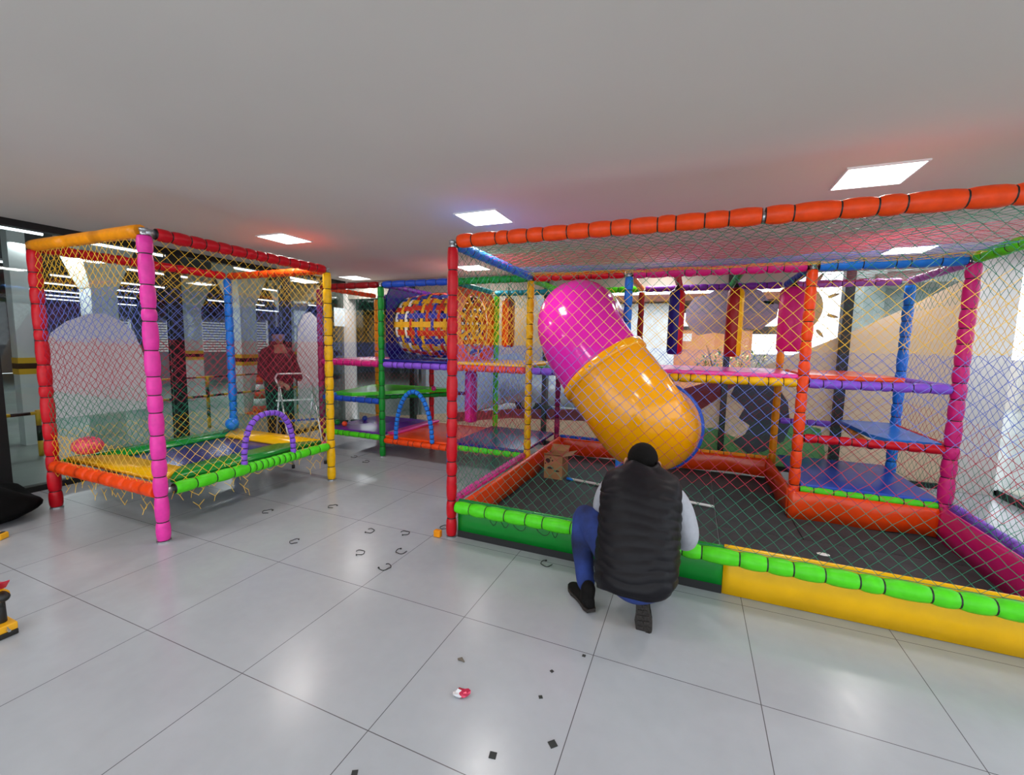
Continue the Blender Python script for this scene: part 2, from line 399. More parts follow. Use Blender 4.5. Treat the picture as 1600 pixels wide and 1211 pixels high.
# ================================================================ MAIN PLAY STRUCTURE
Y0, Y1, Y2 = 2.98, 4.73, 5.95
XA, XB, XC, XD, XE, XF, XH = -5.0, -3.9, -2.82, -1.76, -0.66, 0.96, 2.06
ZT, ZM, ZH, ZL = 2.36, 1.285, 0.77, 0.265
PS = empty('play_structure', 'large multicoloured padded play frame with nets, filling the middle and right', 'play structure', (XD, Y0, 0))
R1 = 0.043
post(XD, Y0, 0, 2.33, 0.042, 'red', PS)
post(XH+0.02, Y0, 0, 2.36, 0.045, 'yellow', PS)
for x, c in ((XA, 'maroon'), (XB, 'green'), (XC, 'blue'), (XD, 'yellow'), (XE, 'blue'), (XF, 'orange'), (XH, 'magenta')):
    post(x, Y1, 0, 2.32, {XF: 0.046, XH: 0.052}.get(x, 0.042), c, PS)
for x, c in ((XA, 'amber'), (XB, 'red'), (XC+.07, 'lime'), (XD, 'maroon'), (XE, 'darkred'), (XF, 'amber'), (XH+.04, 'blue')):
    post(x, Y2, 0, 2.30, 0.048 if x > 2 else 0.04, c, PS, cap=False)
rl = lambda p0, p1, c, r=R1, seg=0.125, **k: rail('padded_rail', p0, p1, r, c, PS, seg=seg, inset=0.045, **k)
# front row
rail('padded_rail', (XD+.05, Y0, 2.375), (0.33, Y0, 2.375), 0.052, 'orange', PS, seg=0.145)
rail('padded_rail', (0.345, Y0, 2.375), (XH, Y0, 2.375), 0.054, 'orange', PS, seg=0.165)
bmj = bmesh.new(); tube(bmj, [(0.30, Y0, 2.365), (0.38, Y0, 2.37)], 0.03, 10); obj('steel_joint', bmj, STEEL, PS, True)
rail('padded_rail', (XD+.06, Y0-0.03, 0.275), (XH-.03, Y0-0.03, 0.275), 0.050, 'lime', PS, seg=0.155)
rl((XD, Y0, ZT), (XD, Y1, ZT), 'blue'); rl((XH, Y0, ZT), (XH, Y1, ZT), 'lime', 0.048)
# row 1
for (a, b, c) in ((XA, XB, 'darkred'), (XB, XC, 'royal'), (XC, XD, 'green'), (XD, XE, 'red'), (XE, XF, 'magenta'), (XF, XH, 'blue')): rl((a, Y1, 2.35), (b, Y1, 2.35), c, 0.05 if a > -1 else R1, seg=0.16)
for (a, b, c) in ((XA, XB, 'magenta'), (XB, XC, 'violet'), (XC, XD, 'orange'), (XD, XE, 'violet'), (XE, XF, 'yellow'), (XF, XH, 'violet')): rl((a, Y1, ZM), (b, Y1, ZM), c, 0.042)
for (a, b, z, c) in ((XA, XB, ZL, 'lime'), (XB, XC, .235, 'orange'), (XC, XD, .265, 'lime'), (XF, XH, .275, 'lime'), (XA, XB, ZH, 'royal'), (XF, XH, ZH, 'red')): rl((a, Y1, z), (b, Y1, z), c, 0.04)
# row 2
for (a, b, c) in ((XA, XB, 'purple'), (XB, XC, 'darkred'), (XC, XD, 'teal'), (XD, XE, 'lime'), (XE, XF, 'purple'), (XF, XH, 'lilac')): rl((a, Y2, 2.34), (b, Y2, 2.34), c, 0.04)
for (a, b, c) in ((XA, XB, 'magenta'), (XB, XC, 'darkred'), (XC, XD, 'yellow'), (XD, XE, 'green'), (XE, XF, 'magenta'), (XF, XH, 'orange')): rl((a, Y2, ZM), (b, Y2, ZM), c, 0.036)
rl((XF, Y2, 0.745), (1.56, Y2, 0.745), 'violet', 0.036)
rl((XB, Y2, 0.80), (XB+.75, Y2, 0.80), 'darkred', 0.03)
for (a, b, c) in ((XD, -0.75, 'royal'), (-0.75, XF, 'amber')): rl((a, Y2+.03, 0.265), (b, Y2+.03, 0.265), c, 0.032)
# cross rails along y
for (x, z, c) in ((XA, 2.35, 'orange'), (XB, 2.35, 'purple'), (XC, 2.35, 'teal'), (XD, 2.34, 'lime'), (XE, 2.34, 'tan'), (-0.2, 2.36, 'red'), (0.4, 2.36, 'green'), (XF, 2.34, 'navy'), (XH+.02, 2.34, 'lilac')):
    rl((x, Y1, z), (x, Y2, z), c, 0.038)
for (x, z, c) in ((XA, ZM, 'magenta'), (XB, ZM, 'violet'), (XC, ZM, 'yellow'), (XD, ZM, 'magenta'), (XF, ZM, 'orange'), (XH+.02, ZM, 'violet'), (XH+.02, ZH, 'red'), (XA, ZH, 'blue')):
    rl((x, Y1, z), (x, Y2, z), c, 0.036)
rl((1.56, Y1+.1, 0.72), (1.62, Y2, 0.745), 'amber', 0.034)
rl((-1.79, Y0, 0.28), (-1.79, Y1, 0.28), 'pink', 0.036, tie=False)
rl((XH+.05, Y0, 0.28), (XH+.05, Y1, 0.28), 'violet', 0.045, tie=False)
# mats
mattress('platform_mat', (XA+.04, Y1+.03, .285), (XB-.03, Y2-.02, .32), 'purple', PS)
mattress('platform_mat', (XB+.03, Y1+.02, .265), (XC-.02, Y2-.02, .30), 'orange', PS)
mattress('platform_edge_pad', (XB+.0, Y1+.1, .30), (XB+.14, Y2+.02, .335), 'pink', PS)
mattress('platform_mat', (XC+.02, Y1-.02, .295), (XD-.03, Y2-.02, .33), 'indigo', PS)
mattress('platform_mat', (XF+.05, Y1-.01, .30), (XH-.03, Y2-.02, .335), 'royal', PS)
mattress('platform_mat', (XB+.03, Y1-.02, 1.325), (XC-.02, Y2-.04, 1.36), 'indigo', PS)
mattress('platform_mat', (XC+.02, Y1-.02, 1.325), (XD-.04, Y2-.04, 1.36), 'yellow', PS)
mattress('platform_mat', (XD+.04, Y1+.05, 1.30), (XE-.03, Y2-.04, 1.335), 'green', PS)
mattress('platform_mat', (XE+.03, Y1-.01, 1.325), (XF-.04, Y2-.04, 1.365), 'pink', PS)
mattress('platform_mat', (XF+.05, Y1+.01, 1.325), (XH-.35, Y2-.04, 1.365), 'orange', PS)
mattress('platform_mat', (XA+.04, Y1+.04, 1.30), (XB-.03, Y2-.04, 1.335), 'magenta', PS)
bm = bmesh.new(); prism(bm, [(1.56, 5.90), (1.58, 5.0), (1.66, 4.80), (2.02, 4.79), (2.02, 5.90)], 0.78, 0.815, 'z')
obj('platform_mat', bm, shiny('blue'), PS)
# green half-height shelf, tilted
bm = bmesh.new()
A_ = [V(p) for p in ((-5.0, 5.0, .80), (-4.55, 4.86, .82), (-3.92, 5.25, .86), (-3.45, 5.85, .86), (-4.2, 5.9, .86), (-5.0, 5.9, .84))]
up_ = [bm.verts.new(p+V((0, 0, .02))) for p in A_]; dn_ = [bm.verts.new(p-V((0, 0, .03))) for p in A_]
bm.faces.new(up_); bm.faces.new(dn_[::-1])
for i in range(6): bm.faces.new((up_[i], dn_[i], dn_[(i+1) % 6], up_[(i+1) % 6]))
bmesh.ops.recalc_face_normals(bm, faces=bm.faces[:])
obj('shelf_mat', bm, shiny('lime'), PS)
rail('padded_rail', (-4.35, 4.92, .775), (-3.45, 5.80, .79), 0.032, 'green', PS)
# ball pit walls
padwall('pit_wall_pad', (XD+.05, Y0+.045), (0.26, Y0+.045), 0.055, 0.318, 0.05, 'green', PS, 0.0, 1)
padwall('pit_wall_pad', (0.262, Y0+.045), (XH-.03, Y0+.045), 0.004, 0.326, 0.055, 'yellow', PS, 0.0, 2)
bm = bmesh.new(); box(bm, (XD+.05, Y0+.018, 0.0), (0.26, Y0+.062, 0.056)); obj('pit_wall_hem', bm, mat('black_rubber_hem', '#17181A', rough=0.6), PS)
padwall('pit_wall_pad', (-1.70, Y0+.08), (-1.70, Y2-.05), 0.03, 0.285, 0.05, 'orange', PS, 0.008, 3)
padwall('pit_wall_pad', (-1.68, Y2-.03), (XF-.03, Y2-.03), 0.05, 0.265, 0.05, 'orange', PS, 0.012, 4)
padwall('pit_wall_pad', (XF-.04, Y2-.05), (XF-.04, Y1-.06), 0.03, 0.285, 0.05, 'orange', PS, 0.008, 5)
padwall('pit_wall_pad', (XF-.05, Y1-.07), (XH-.04, Y1-.07), 0.02, 0.275, 0.05, 'orange', PS, 0.014, 6)
padwall('pit_wall_pad', (XH-.04, Y1-.08), (XH-.04, Y0+.08), 0.004, 0.300, 0.05, 'magenta', PS, 0.004, 7)
arch(Y1-.005, -3.67, -3.09, 0.27, 0.67, 0.030, 'blue', PS, 'y', 25, 2.0)
for i_, (x_, w_) in enumerate(((-1.36, .03), (-1.26, .03), (-1.14, .05), (-.95, .05), (-.86, .02))):
    bm = bmesh.new(); tube(bm, [(x_+w_*math.cos(a_), Y0-.045+.01*math.sin(a_*2), .225+.038*math.sin(a_)) for a_ in [PI+PI*q/8 for q in range(9)]], .0025, 5); obj('loose_tie', bm, TIE, PS)
# nets
net((XD, Y0, .32), (XH, Y0, .32), (XH, Y0, 2.33), (XD, Y0, 2.33), PS, r=.0017)
net((XD, Y1, .30), (XD, Y0, .30), (XD, Y0, 2.33), (XD, Y1, 2.33), PS)
net((XH, Y0, .30), (XH, Y1, .30), (XH, Y1, 2.33), (XH, Y0, 2.33), PS)
net((XD, Y0, 2.36), (XH, Y0, 2.36), (XH, Y1, 2.36), (XD, Y1, 2.36), PS, bands=[(9, 'yellow'), (4.42, 'blue'), (4.05, 'red'), (3.42, 'green')], sag=-0.035, axis=1, name='roof_net')
net((XF, Y1, 2.35), (XH, Y1, 2.35), (XH, Y2, 2.35), (XF, Y2, 2.35), PS, bands=[(9, 'red')], sag=-0.03, axis=1, name='roof_net')
net((XA, Y2, .32), (XB, Y2, .32), (XB, Y2, 2.32), (XA, Y2, 2.32), PS)
net((XC, Y2, .32), (XD, Y2, .32), (XD, Y2, 2.32), (XC, Y2, 2.32), PS)
net((XD, Y2, .30), (XF, Y2, .30), (XF, Y2, 2.32), (XD, Y2, 2.32), PS)
net((XF, Y2, .32), (XH, Y2, .32), (XH, Y2, 2.32), (XF, Y2, 2.32), PS)
net((XH+.02, Y1, .32), (XH+.02, Y2, .32), (XH+.02, Y2, 2.32), (XH+.02, Y1, 2.32), PS)
net((XA, Y1, .32), (XA, Y2, .32), (XA, Y2, 2.32), (XA, Y1, 2.32), PS)
net((XA, Y1, 1.32), (XB, Y1, 1.32), (XB, Y1, 2.32), (XA, Y1, 2.32), PS)
net((XB, Y1, 1.32), (XC, Y1, 1.32), (XC, Y1, 2.32), (XB, Y1, 2.32), PS)
net((XB, Y2, .32), (XC, Y2, .32), (XC, Y2, 1.26), (XB, Y2, 1.26), PS)
net((XC, Y1, 1.32), (XD, Y1, 1.32), (XD, Y1, 2.32), (XC, Y1, 2.32), PS)
# tunnel panel (navy, with round opening) in plane x=XB and orange panel in plane x=XC
def holed_panel(name, x, y0, y1, z0, z1, cy, cz, R, m, parent, th=0.02):
    bm = bmesh.new(); n = 32; inn, outp = [], []
    for i in range(n):
        a = 2*PI*i/n; c, s_ = math.cos(a), math.sin(a)
        k = min((y1-cy)/c if c > 1e-6 else 1e9, (y0-cy)/c if c < -1e-6 else 1e9, (z1-cz)/s_ if s_ > 1e-6 else 1e9, (z0-cz)/s_ if s_ < -1e-6 else 1e9)
        inn.append((cy+R*c, cz+R*s_)); outp.append((cy+k*c, cz+k*s_))
    L = [[bm.verts.new((xx, u, v)) for u, v in ring] for xx in (x-th/2, x+th/2) for ring in (inn, outp)]
    for i in range(n):
        j = (i+1) % n
        bm.faces.new((L[0][i], L[0][j], L[1][j], L[1][i])); bm.faces.new((L[2][i], L[3][i], L[3][j], L[2][j]))
        bm.faces.new((L[0][i], L[2][i], L[2][j], L[0][j])); bm.faces.new((L[1][i], L[1][j], L[3][j], L[3][i]))
    bmesh.ops.recalc_face_normals(bm, faces=bm.faces[:])
    return obj(name, bm, m, parent)
TCY, TCZ, TR = 5.33, 1.83, 0.44
holed_panel('tunnel_panel', XB+.05, Y1+.05, Y2-.02, 1.36, 2.31, TCY, TCZ, 0.42, shiny('indigo'), PS)
holed_panel('tunnel_panel', XC+.03, Y1+.05, Y2-.02, 1.36, 2.31, TCY, TCZ, 0.42, shiny('orange'), PS)
bm = bmesh.new(); tube(bm, [(XB+.04, TCY+.43*math.cos(2*PI*i/40), TCZ+.43*math.sin(2*PI*i/40)) for i in range(41)], 0.012, 6); obj('tunnel_rim', bm, pad('magenta'), PS, True)
# woven strap tunnel
TUN = empty('woven_tunnel', 'round crawl tunnel woven from yellow, red, blue and white straps', 'tunnel', (-3.35, TCY, TCZ-TR))
SC = [mat('webbing_strap_yellow', '#F0AE0C', rough=0.6), mat('webbing_strap_red', '#CE2415', rough=0.6), mat('webbing_strap_blue', '#1C2FA8', rough=0.6), mat('webbing_strap_white', '#F0EEE6', rough=0.6)]
bm = bmesh.new(); NL = 24; NH = 12; x0, x1 = XB+.06, XC+.02
def tr(x):  # barrel profile
    u = (x-x0)/(x1-x0); return TR*(0.90+0.12*math.sin(PI*min(1, max(0, u))))
def strap(pts, wv, mi, th=0.003):
    prev = None
    for p, wdir, nrm in pts:
        q = [p-wdir*wv-nrm*th, p+wdir*wv-nrm*th, p+wdir*wv+nrm*th, p-wdir*wv+nrm*th]
        ring = [bm.verts.new(v) for v in q]
        if prev:
            for k in range(4):
                f = bm.faces.new((prev[k], prev[(k+1) % 4], ring[(k+1) % 4], ring[k])); f.material_index = mi
        prev = ring
for k in range(NL):
    a = 2*PI*k/NL; pts = []
    for q in range(NH*4+1):
        x = x0+(x1-x0)*q/(NH*4); ph = (q/4)*PI + (k % 2)*PI; off = 0.007*math.cos(ph)
        n_ = V((0, math.cos(a), math.sin(a))); pts.append((V((x, TCY, TCZ))+n_*(tr(x)+off), V((0, -math.sin(a), math.cos(a))), n_))
    strap(pts, 0.037, (0, 1, 2)[k % 3] if k % 6 != 5 else 2)
for h in range(NH):
    x = x0+(x1-x0)*(h+0.5)/NH; pts = []
    for q in range(NL*3+1):
        a = 2*PI*q/(NL*3); off = -0.007*math.cos(a*NL/2+h*PI) if NL % 2 == 0 else 0
        n_ = V((0, math.cos(a), math.sin(a))); pts.append((V((x, TCY, TCZ))+n_*(tr(x)+off), V((1, 0, 0)), n_))
    strap(pts, 0.022, (3, 0, 3, 1, 2, 0, 1, 2, 1, 0, 2, 1)[h])
bmesh.ops.recalc_face_normals(bm, faces=bm.faces[:])
obj('woven_straps', bm, SC, TUN)
# yellow straps stretched over the orange panel's opening
bm = bmesh.new()
for k in range(9):
    a = 2*PI*k/9; p = V((XC+.05, TCY, TCZ)); d_ = V((0, math.cos(a), math.sin(a)))
    strap([(p+d_*0.14, V((0, -d_.z, d_.y)), V((1, 0, 0))), (p+d_*0.46, V((0, -d_.z, d_.y)), V((1, 0, 0)))], 0.022, 0)
for R_ in (0.16, 0.30):
    strap([(V((XC+.055, TCY+R_*math.cos(2*PI*i/24), TCZ+R_*math.sin(2*PI*i/24))), V((0, math.cos(2*PI*i/24), math.sin(2*PI*i/24))), V((1, 0, 0))) for i in range(25)], 0.02, 0 if R_ < .2 else 1)
bmesh.ops.recalc_face_normals(bm, faces=bm.faces[:])
obj('end_webbing', bm, SC, TUN)

# ---------------------------------------------------------------- punching bags
def bag(x, y, z0, z1, r, c1, c2, label, zr):
    e = empty('hanging_bag', label, 'punching bag', (x, y, z0), 'padded bags hanging inside the play frame')
    bm = bmesh.new(); n = 16; secs = []
    for z, k in ((z0, .55), (z0+.006, .85), (z0+.03, 1), (z0+(z1-z0)*.5, 1.02), (z1-.05, 1), (z1-.015, .8), (z1, .45)):
        secs.append((V((x, y, z)), V((r*k, 0, 0)), V((0, r*k, 0))))
    rings(bm, secs, n, True)
    for f in bm.faces:
        c = f.calc_center_median(); f.material_index = 0 if (c.x-x)*.9+(c.y-y)*.15 < r*0.15 else 1
    obj('bag_body', bm, [pad(c1), pad(c2)], e, True)
    bm = bmesh.new(); tube(bm, [(x, y, z1-.02), (x, y, zr)], 0.008, 6); tube(bm, [(x, y, z1-.01), (x, y, z1+.05)], [0.05, 0.01], 8)
    obj('hanging_strap', bm, TIE, e)
bag(-2.3, 5.35, 1.55, 2.20, .085, 'orange', 'darkred', 'orange and dark red bag hanging beside the lime green post', 2.34)
bag(-0.2, 5.35, 1.51, 2.25, .085, 'indigo', 'red', 'dark purple and red bag hanging under the red cross rail, right of the slide', 2.33)
bag(0.40, 5.35, 1.50, 2.25, .085, 'darkred', 'yellow', 'yellow and dark red bag hanging under the green cross rail', 2.33)
bag(0.93, 5.30, 1.57, 2.24, .125, 'magenta', 'magenta', 'wide magenta bag hanging behind the orange post', 2.32)
bag(-2.80, 5.25, 0.50, 1.22, .085, 'pink', 'magenta', 'pink bag hanging under the raised floor, above the orange mat', 1.30)

# ---------------------------------------------------------------- slide
SL = empty('tube_slide', 'closed tube slide with pink upper elbow and yellow lower elbow', 'slide', (-0.25, 4.3, 0.02))
def bez(p0, p1, p2, p3, n):
    out = []
    for i in range(n+1):
        t = i/n; out.append(p0*(1-t)**3+p1*3*t*(1-t)**2+p2*3*t*t*(1-t)+p3*t**3)
    return out
PINK = mat('glossy_pink_plastic', '#DC22A6', rough=0.13, spec=0.45)
YEL = mat('glossy_yellow_plastic', '#F5A400', rough=0.13, spec=0.45)
def shell(name, pts, rads, m, parent, n=40, th=0.012):
    bm = bmesh.new(); secs_o = []; s_prev = None
    inner = []
    for i, p in enumerate(pts):
        d = (pts[min(i+1, len(pts)-1)]-pts[max(i-1, 0)]).normalized()
        if s_prev is None: _, s, t = frame_of(d)
        else: s = (s_prev-d*s_prev.dot(d)).normalized(); t = s.cross(d).normalized()
        s_prev = s; secs_o.append((p, s*rads[i], t*rads[i])); inner.append((p, s*(rads[i]-th), t*(rads[i]-th)))
    rings(bm, secs_o + inner[::-1], n, False)
    vs = bm.verts[:]  # close the loop at the first ring
    k = len(secs_o)*2
    bm.verts.ensure_lookup_table()
    a = [bm.verts[i] for i in range(n)]; b = [bm.verts[(k-1)*n+i] for i in range(n)]
    for i in range(n): bm.faces.new((b[i], b[(i+1) % n], a[(i+1) % n], a[i]))
    bmesh.ops.recalc_face_normals(bm, faces=bm.faces[:])
    o = obj(name, bm, m, parent, True); return o
P0 = V((-1.12, 4.95, 1.84)); PF = V((-0.79, 4.20, 1.37)); DF = V((0.60, -0.16, -0.66)).normalized()
RS = 0.425
up_pts = bez(P0, P0+V((-.02, -.72, .12)), PF-DF*0.50, PF, 26)
up_rad = [RS*(0.96+0.04*i/26) for i in range(27)]
shell('upper_elbow', up_pts, up_rad, PINK, SL)
PE = V((-0.30, 4.56, 0.80)); DE = V((0.20, 0.98, -0.03)).normalized()
lo_pts = bez(PF, PF+DF*0.66, PE-DE*0.46, PE, 30)
shell('lower_elbow', lo_pts, [RS*1.02]*31, YEL, SL)
shell('joint_collar', [PF-DF*0.02, PF-DF*0.015, PF+DF*0.06, PF+DF*0.065], [RS*1.03, RS*1.07, RS*1.07, RS*1.03], YEL, SL, th=0.02)
bm = bmesh.new(); _, s_, t_ = frame_of(DF)
for k in range(10):
    a = 2*PI*k/10+.2; c = PF+DF*0.022+(s_*math.cos(a)+t_*math.sin(a))*RS*1.075; nn = (s_*math.cos(a)+t_*math.sin(a))
    tube(bm, [c-nn*.004, c+nn*.005], 0.010, 8)
obj('collar_bolts', bm, STEEL, SL, True)
shell('exit_ring', [PE-DE*0.03, PE-DE*.028, PE+DE*0.015, PE+DE*.017], [RS*1.01, RS*1.07, RS*1.07, RS*1.01], pad('royal'), SL, th=0.03)
bm = bmesh.new(); tube(bm, [(-0.60, 4.24, 0.02), (-0.60, 4.24, 0.66)], 0.045, 12); obj('support_leg', bm, pad('blue'), SL, True)

# ---------------------------------------------------------------- pit floor mats and things in the pit
RUB = mat('dark_rubber_mat', '#3A3B3E', rough=0.75, noise=0.25, nscale=6, bump=0.2, bscale=80)
def flat(name, a, b, m, label, cat, group=None, bevel=0.002):
    bm = bmesh.new(); box(bm, a, b, 0, bevel); o = obj(name, bm, m); setpivot(o, ((a[0]+b[0])/2, (a[1]+b[1])/2, a[2])); return tag(o, label, cat, group)
flat('rubber_mat', (-1.74, 3.09, 0.0), (0.285, 5.97, 0.018), RUB, 'black rubber mat on the pit floor under the slide and the cardboard box', 'floor mat', 'black pit floor mats')
flat('rubber_mat', (0.295, 3.09, 0.0), (2.03, 4.13, 0.018), RUB, 'black rubber mat on the pit floor along the yellow front pad', 'floor mat', 'black pit floor mats')
flat('rubber_mat', (0.295, 4.14, 0.0), (0.935, 5.97, 0.018), RUB, 'black rubber mat at the back of the pit by the dark inner orange wall', 'floor mat', 'black pit floor mats')
flat('rubber_mat', (0.945, 4.14, 0.0), (2.03, 4.70, 0.018), RUB, 'narrow black rubber mat below the orange pad under the blue platform', 'floor mat', 'black pit floor mats')
bm = bmesh.new(); tube(bm, [(-1.22, 4.80, .037), (0.28, 4.57, .037)], 0.014, 8, 0)
tube(bm, [(-1.28, 4.81, .034), (-1.20, 4.797, .034)], 0.017, 8, 1)
o = obj('foam_pole', bm, [mat('white_pvc', '#E4E4E2', rough=0.4), pad('blue')], None, True); setpivot(o, (-.46, 4.69, .018)); tag(o, 'thin white pole with a blue end lying on the black pit floor', 'pole')
bm = bmesh.new(); ball(bm, (1.02, 3.88, .024), .045, 10, 0, (1, .6, .15)); o = obj('paper_scrap', bm, mat('white_paper', '#F0F0EE', rough=.7)); setpivot(o, (1.02, 3.88, .018)); tag(o, 'small white paper scrap on the black pit mat', 'paper scrap')
# cardboard box with open flaps
CB = empty('cardboard_box', 'open brown cardboard box with dark print, inside the pit corner', 'box', (-1.40, 4.86, 0.02), rotz=-0.12)
CARD = mat('brown_cardboard', '#A87B52', rough=0.8, noise=0.15, nscale=12); INK = mat('dark_print_ink', '#3A2020', rough=0.8)
bx0, bx1, by0, by1, bz = -1.55, -1.33, 4.76, 5.02, 0.30
bm = bmesh.new(); t = .006
box(bm, (bx0, by0, .02), (bx1, by1, .03)); box(bm, (bx0, by0, .03), (bx1, by0+t, bz)); box(bm, (bx0, by1-t, .03), (bx1, by1, bz)); box(bm, (bx0, by0+t, .03), (bx0+t, by1-t, bz)); box(bm, (bx1-t, by0+t, .03), (bx1, by1-t, bz))
obj('box_body', bm, CARD, CB)
for pts in ([(bx0, by0, bz), (bx1, by0, bz), (bx1+.01, by0-.05, bz+.035), (bx0+.01, by0-.05, bz+.035)], [(bx1, by0, bz), (bx1, by1, bz), (bx1+.11, by1, bz+.03), (bx1+.11, by0, bz+.03)],
            [(bx0, by1, bz), (bx1, by1, bz), (bx1, by1+.08, bz+.06), (bx0, by1+.08, bz+.06)]):
    bm = bmesh.new(); n_ = (V(pts[1])-V(pts[0])).cross(V(pts[2])-V(pts[0])).normalized()*.004
    a = [bm.verts.new(V(p)) for p in pts]; b = [bm.verts.new(V(p)+n_) for p in pts]; bm.faces.new(a); bm.faces.new(b[::-1])
    for i in range(4): bm.faces.new((a[i], a[(i+1) % 4], b[(i+1) % 4], b[i]))
    bmesh.ops.recalc_face_normals(bm, faces=bm.faces[:]); obj('flap', bm, CARD, CB)
bm = bmesh.new()
for (u, v, ru, rv) in ((.045, .215, .030, .028), (.10, .22, .010, .010), (.075, .13, .040, .014), (.155, .10, .035, .010), (.015, .18, .008, .01), (.075, .25, .012, .006)):
    prism(bm, [(bx0+u+ru*math.cos(2*PI*i/12), .02+v+rv*math.sin(2*PI*i/12)) for i in range(12)], by0-.0015, by0, 'y')
obj('printed_marks', bm, INK, CB)

# ================================================================ LEFT TRAMPOLINE CAGE
LX0, LX1, LY0, LY1 = -5.38, -3.75, 1.95, 3.66
LZ = 0.40
LC = empty('trampoline_cage', 'small free-standing padded cage with pink, red, yellow and blue posts', 'trampoline cage', (LX1, LY0, 0))
post(LX1, LY0, 0, 2.335, .047, 'pink', LC); post(LX0, LY0, 0, 2.335, .047, 'red', LC, cap=False); post(LX1, LY1, 0, 2.335, .045, 'yellow', LC); post(LX0, LY1, 0, 2.335, .045, 'blue', LC, cap=False)
for a_, b_ in (((LX1, LY0, 2.36), (LX1, LY0+.07, 2.36)), ((LX1, LY1-.06, 2.36), (LX1, LY1, 2.36)), ((LX1, LY0, LZ), (LX1, LY0+.10, LZ))):
    bm = bmesh.new(); tube(bm, [a_, b_], .030 if a_[2] > 1 else .022, 12); obj('steel_joint', bm, STEEL, LC, True)
lr = lambda p0, p1, c, r=.042, seg=.14, **k: rail('padded_rail', p0, p1, r, c, LC, seg=seg, inset=.04, **k)
lr((LX0-.05, LY0, 2.37), (LX1, LY0, 2.37), 'amber', .050, seg=.5, jit=.1, tie=False); lr((LX1, LY0+.03, 2.36), (LX1, LY1, 2.36), 'red', .047, seg=.115, jit=.1)
lr((LX0, LY0, 2.36), (LX0, LY1, 2.36), 'red', .045); lr((LX0, LY1, 2.36), (LX1, LY1, 2.36), 'orange', .042)
lr((LX0, LY0, LZ), (LX1, LY0, LZ), 'orange', .055, tie=False); lr((LX0, LY0, LZ), (LX0, LY1, LZ), 'green', .045, tie=False)
lr((LX0, LY1, LZ), (LX1, LY1, LZ), 'magenta', .038, tie=False)
rail('padded_rail', (LX1, LY0+.09, LZ), (LX1, 2.66, LZ), .050, 'lime', LC, seg=.17)
rail('padded_rail', (LX1, 2.66, LZ), (LX1, 3.22, LZ), .050, 'lime', LC, seg=.062, jit=.05)
rail('padded_rail', (LX1, 3.22, LZ), (LX1, LY1-.05, LZ), .046, 'lime', LC, seg=.12)
arch(LX1, 2.63, 3.16, LZ+.03, .455, .027, 'violet', LC, 'x', 22, 2.5)
# trampoline bed: padding frame and jumping mat
mattress('jumping_mat', (LX0+.36, LY0+.32, .425), (LX1-.38, LY1-.32, .435), 'indigo', LC, .003)
def quadpad(name, pts, z0, z1, c, parent):
    bm = bmesh.new(); a = [bm.verts.new((x, y, z0)) for x, y in pts]; b = [bm.verts.new((x, y, z1 + (0.0 if i in (2, 3) else 0.012))) for i, (x, y) in enumerate(pts)]
    fs = [bm.faces.new(a[::-1]), bm.faces.new(b)] + [bm.faces.new((a[i], a[(i+1) % 4], b[(i+1) % 4], b[i])) for i in range(4)]
    bmesh.ops.recalc_face_normals(bm, faces=fs)
    bmesh.ops.bevel(bm, geom=bm.edges[:], offset=.008, segments=2, affect='EDGES')
    return obj(name, bm, shiny(c), parent, True)
quadpad('edge_pad', [(LX0+.06, LY0+.07), (LX1-.10, LY0+.07), (LX1-.35, LY0+.36), (LX0+.34, LY0+.36)], .43, .465, 'yellow', LC)
quadpad('edge_pad', [(LX1-.06, LY0+.10), (LX1-.06, LY1-.07), (LX1-.40, LY1-.34), (LX1-.40, LY0+.34)], .428, .462, 'green', LC)
quadpad('edge_pad', [(LX0+.06, LY1-.07), (LX0+.06, LY0+.07), (LX0+.34, LY0+.34), (LX0+.34, LY1-.34)], .428, .460, 'green', LC)
quadpad('edge_pad', [(LX1-.08, LY1-.06), (LX0+.08, LY1-.06), (LX0+.36, LY1-.36), (LX1-.36, LY1-.36)], .43, .466, 'yellow', LC)
k = dict(bands=NB_CAGE, r=.0019)
net((LX0, LY0-.01, .22), (LX1, LY0-.01, .22), (LX1, LY0-.01, 2.33), (LX0, LY0-.01, 2.33), LC, frayed=.08, **k)
gate = lambda p: 2.66 < p.y < 3.16 and p.z < .80
net((LX1+.012, LY0, .20), (LX1+.012, LY1, .20), (LX1+.012, LY1, 2.33), (LX1+.012, LY0, 2.33), LC, frayed=.09, hole=gate, **k)
net((LX0, LY1, .42), (LX0, LY0, .42), (LX0, LY0, 2.33), (LX0, LY1, 2.33), LC, **k)
net((LX0, LY1, .42), (LX1, LY1, .42), (LX1, LY1, 2.33), (LX0, LY1, 2.33), LC, **k)
bm = bmesh.new(); tube(bm, [(LX1+.012, 2.60+.02*i, .34-.015*math.sin(i)) for i in range(28)], .0025, 4)
obj('frayed_cord', bm, netm('yellow'), LC)

# balls
def pball(x, y, z, r, c, label, group='plastic play balls'):
    bm = bmesh.new(); ball(bm, (x, y, z+r), r, 20); o = obj('play_ball', bm, mat('matt_plastic_'+c, PADC[c], rough=.3), None, True); setpivot(o, (x, y, z)); tag(o, label, 'ball', group)
pball(-4.74, 4.90, .32, .040, 'orange', 'small orange ball on the purple mat')
pball(-4.93, 4.95, .32, .042, 'green', 'small dark green ball on the purple mat, beside the orange one')
pball(-4.80, 5.40, .32, .042, 'navy', 'small dark blue ball at the back of the purple mat')
pball(-5.18, 3.50, .475, .075, 'blue', 'blue ball on the cage\'s back corner pad by the blue post')
pball(-3.60, 5.55, .86, .038, 'magenta', 'small pink ball on the tip of the green shelf')
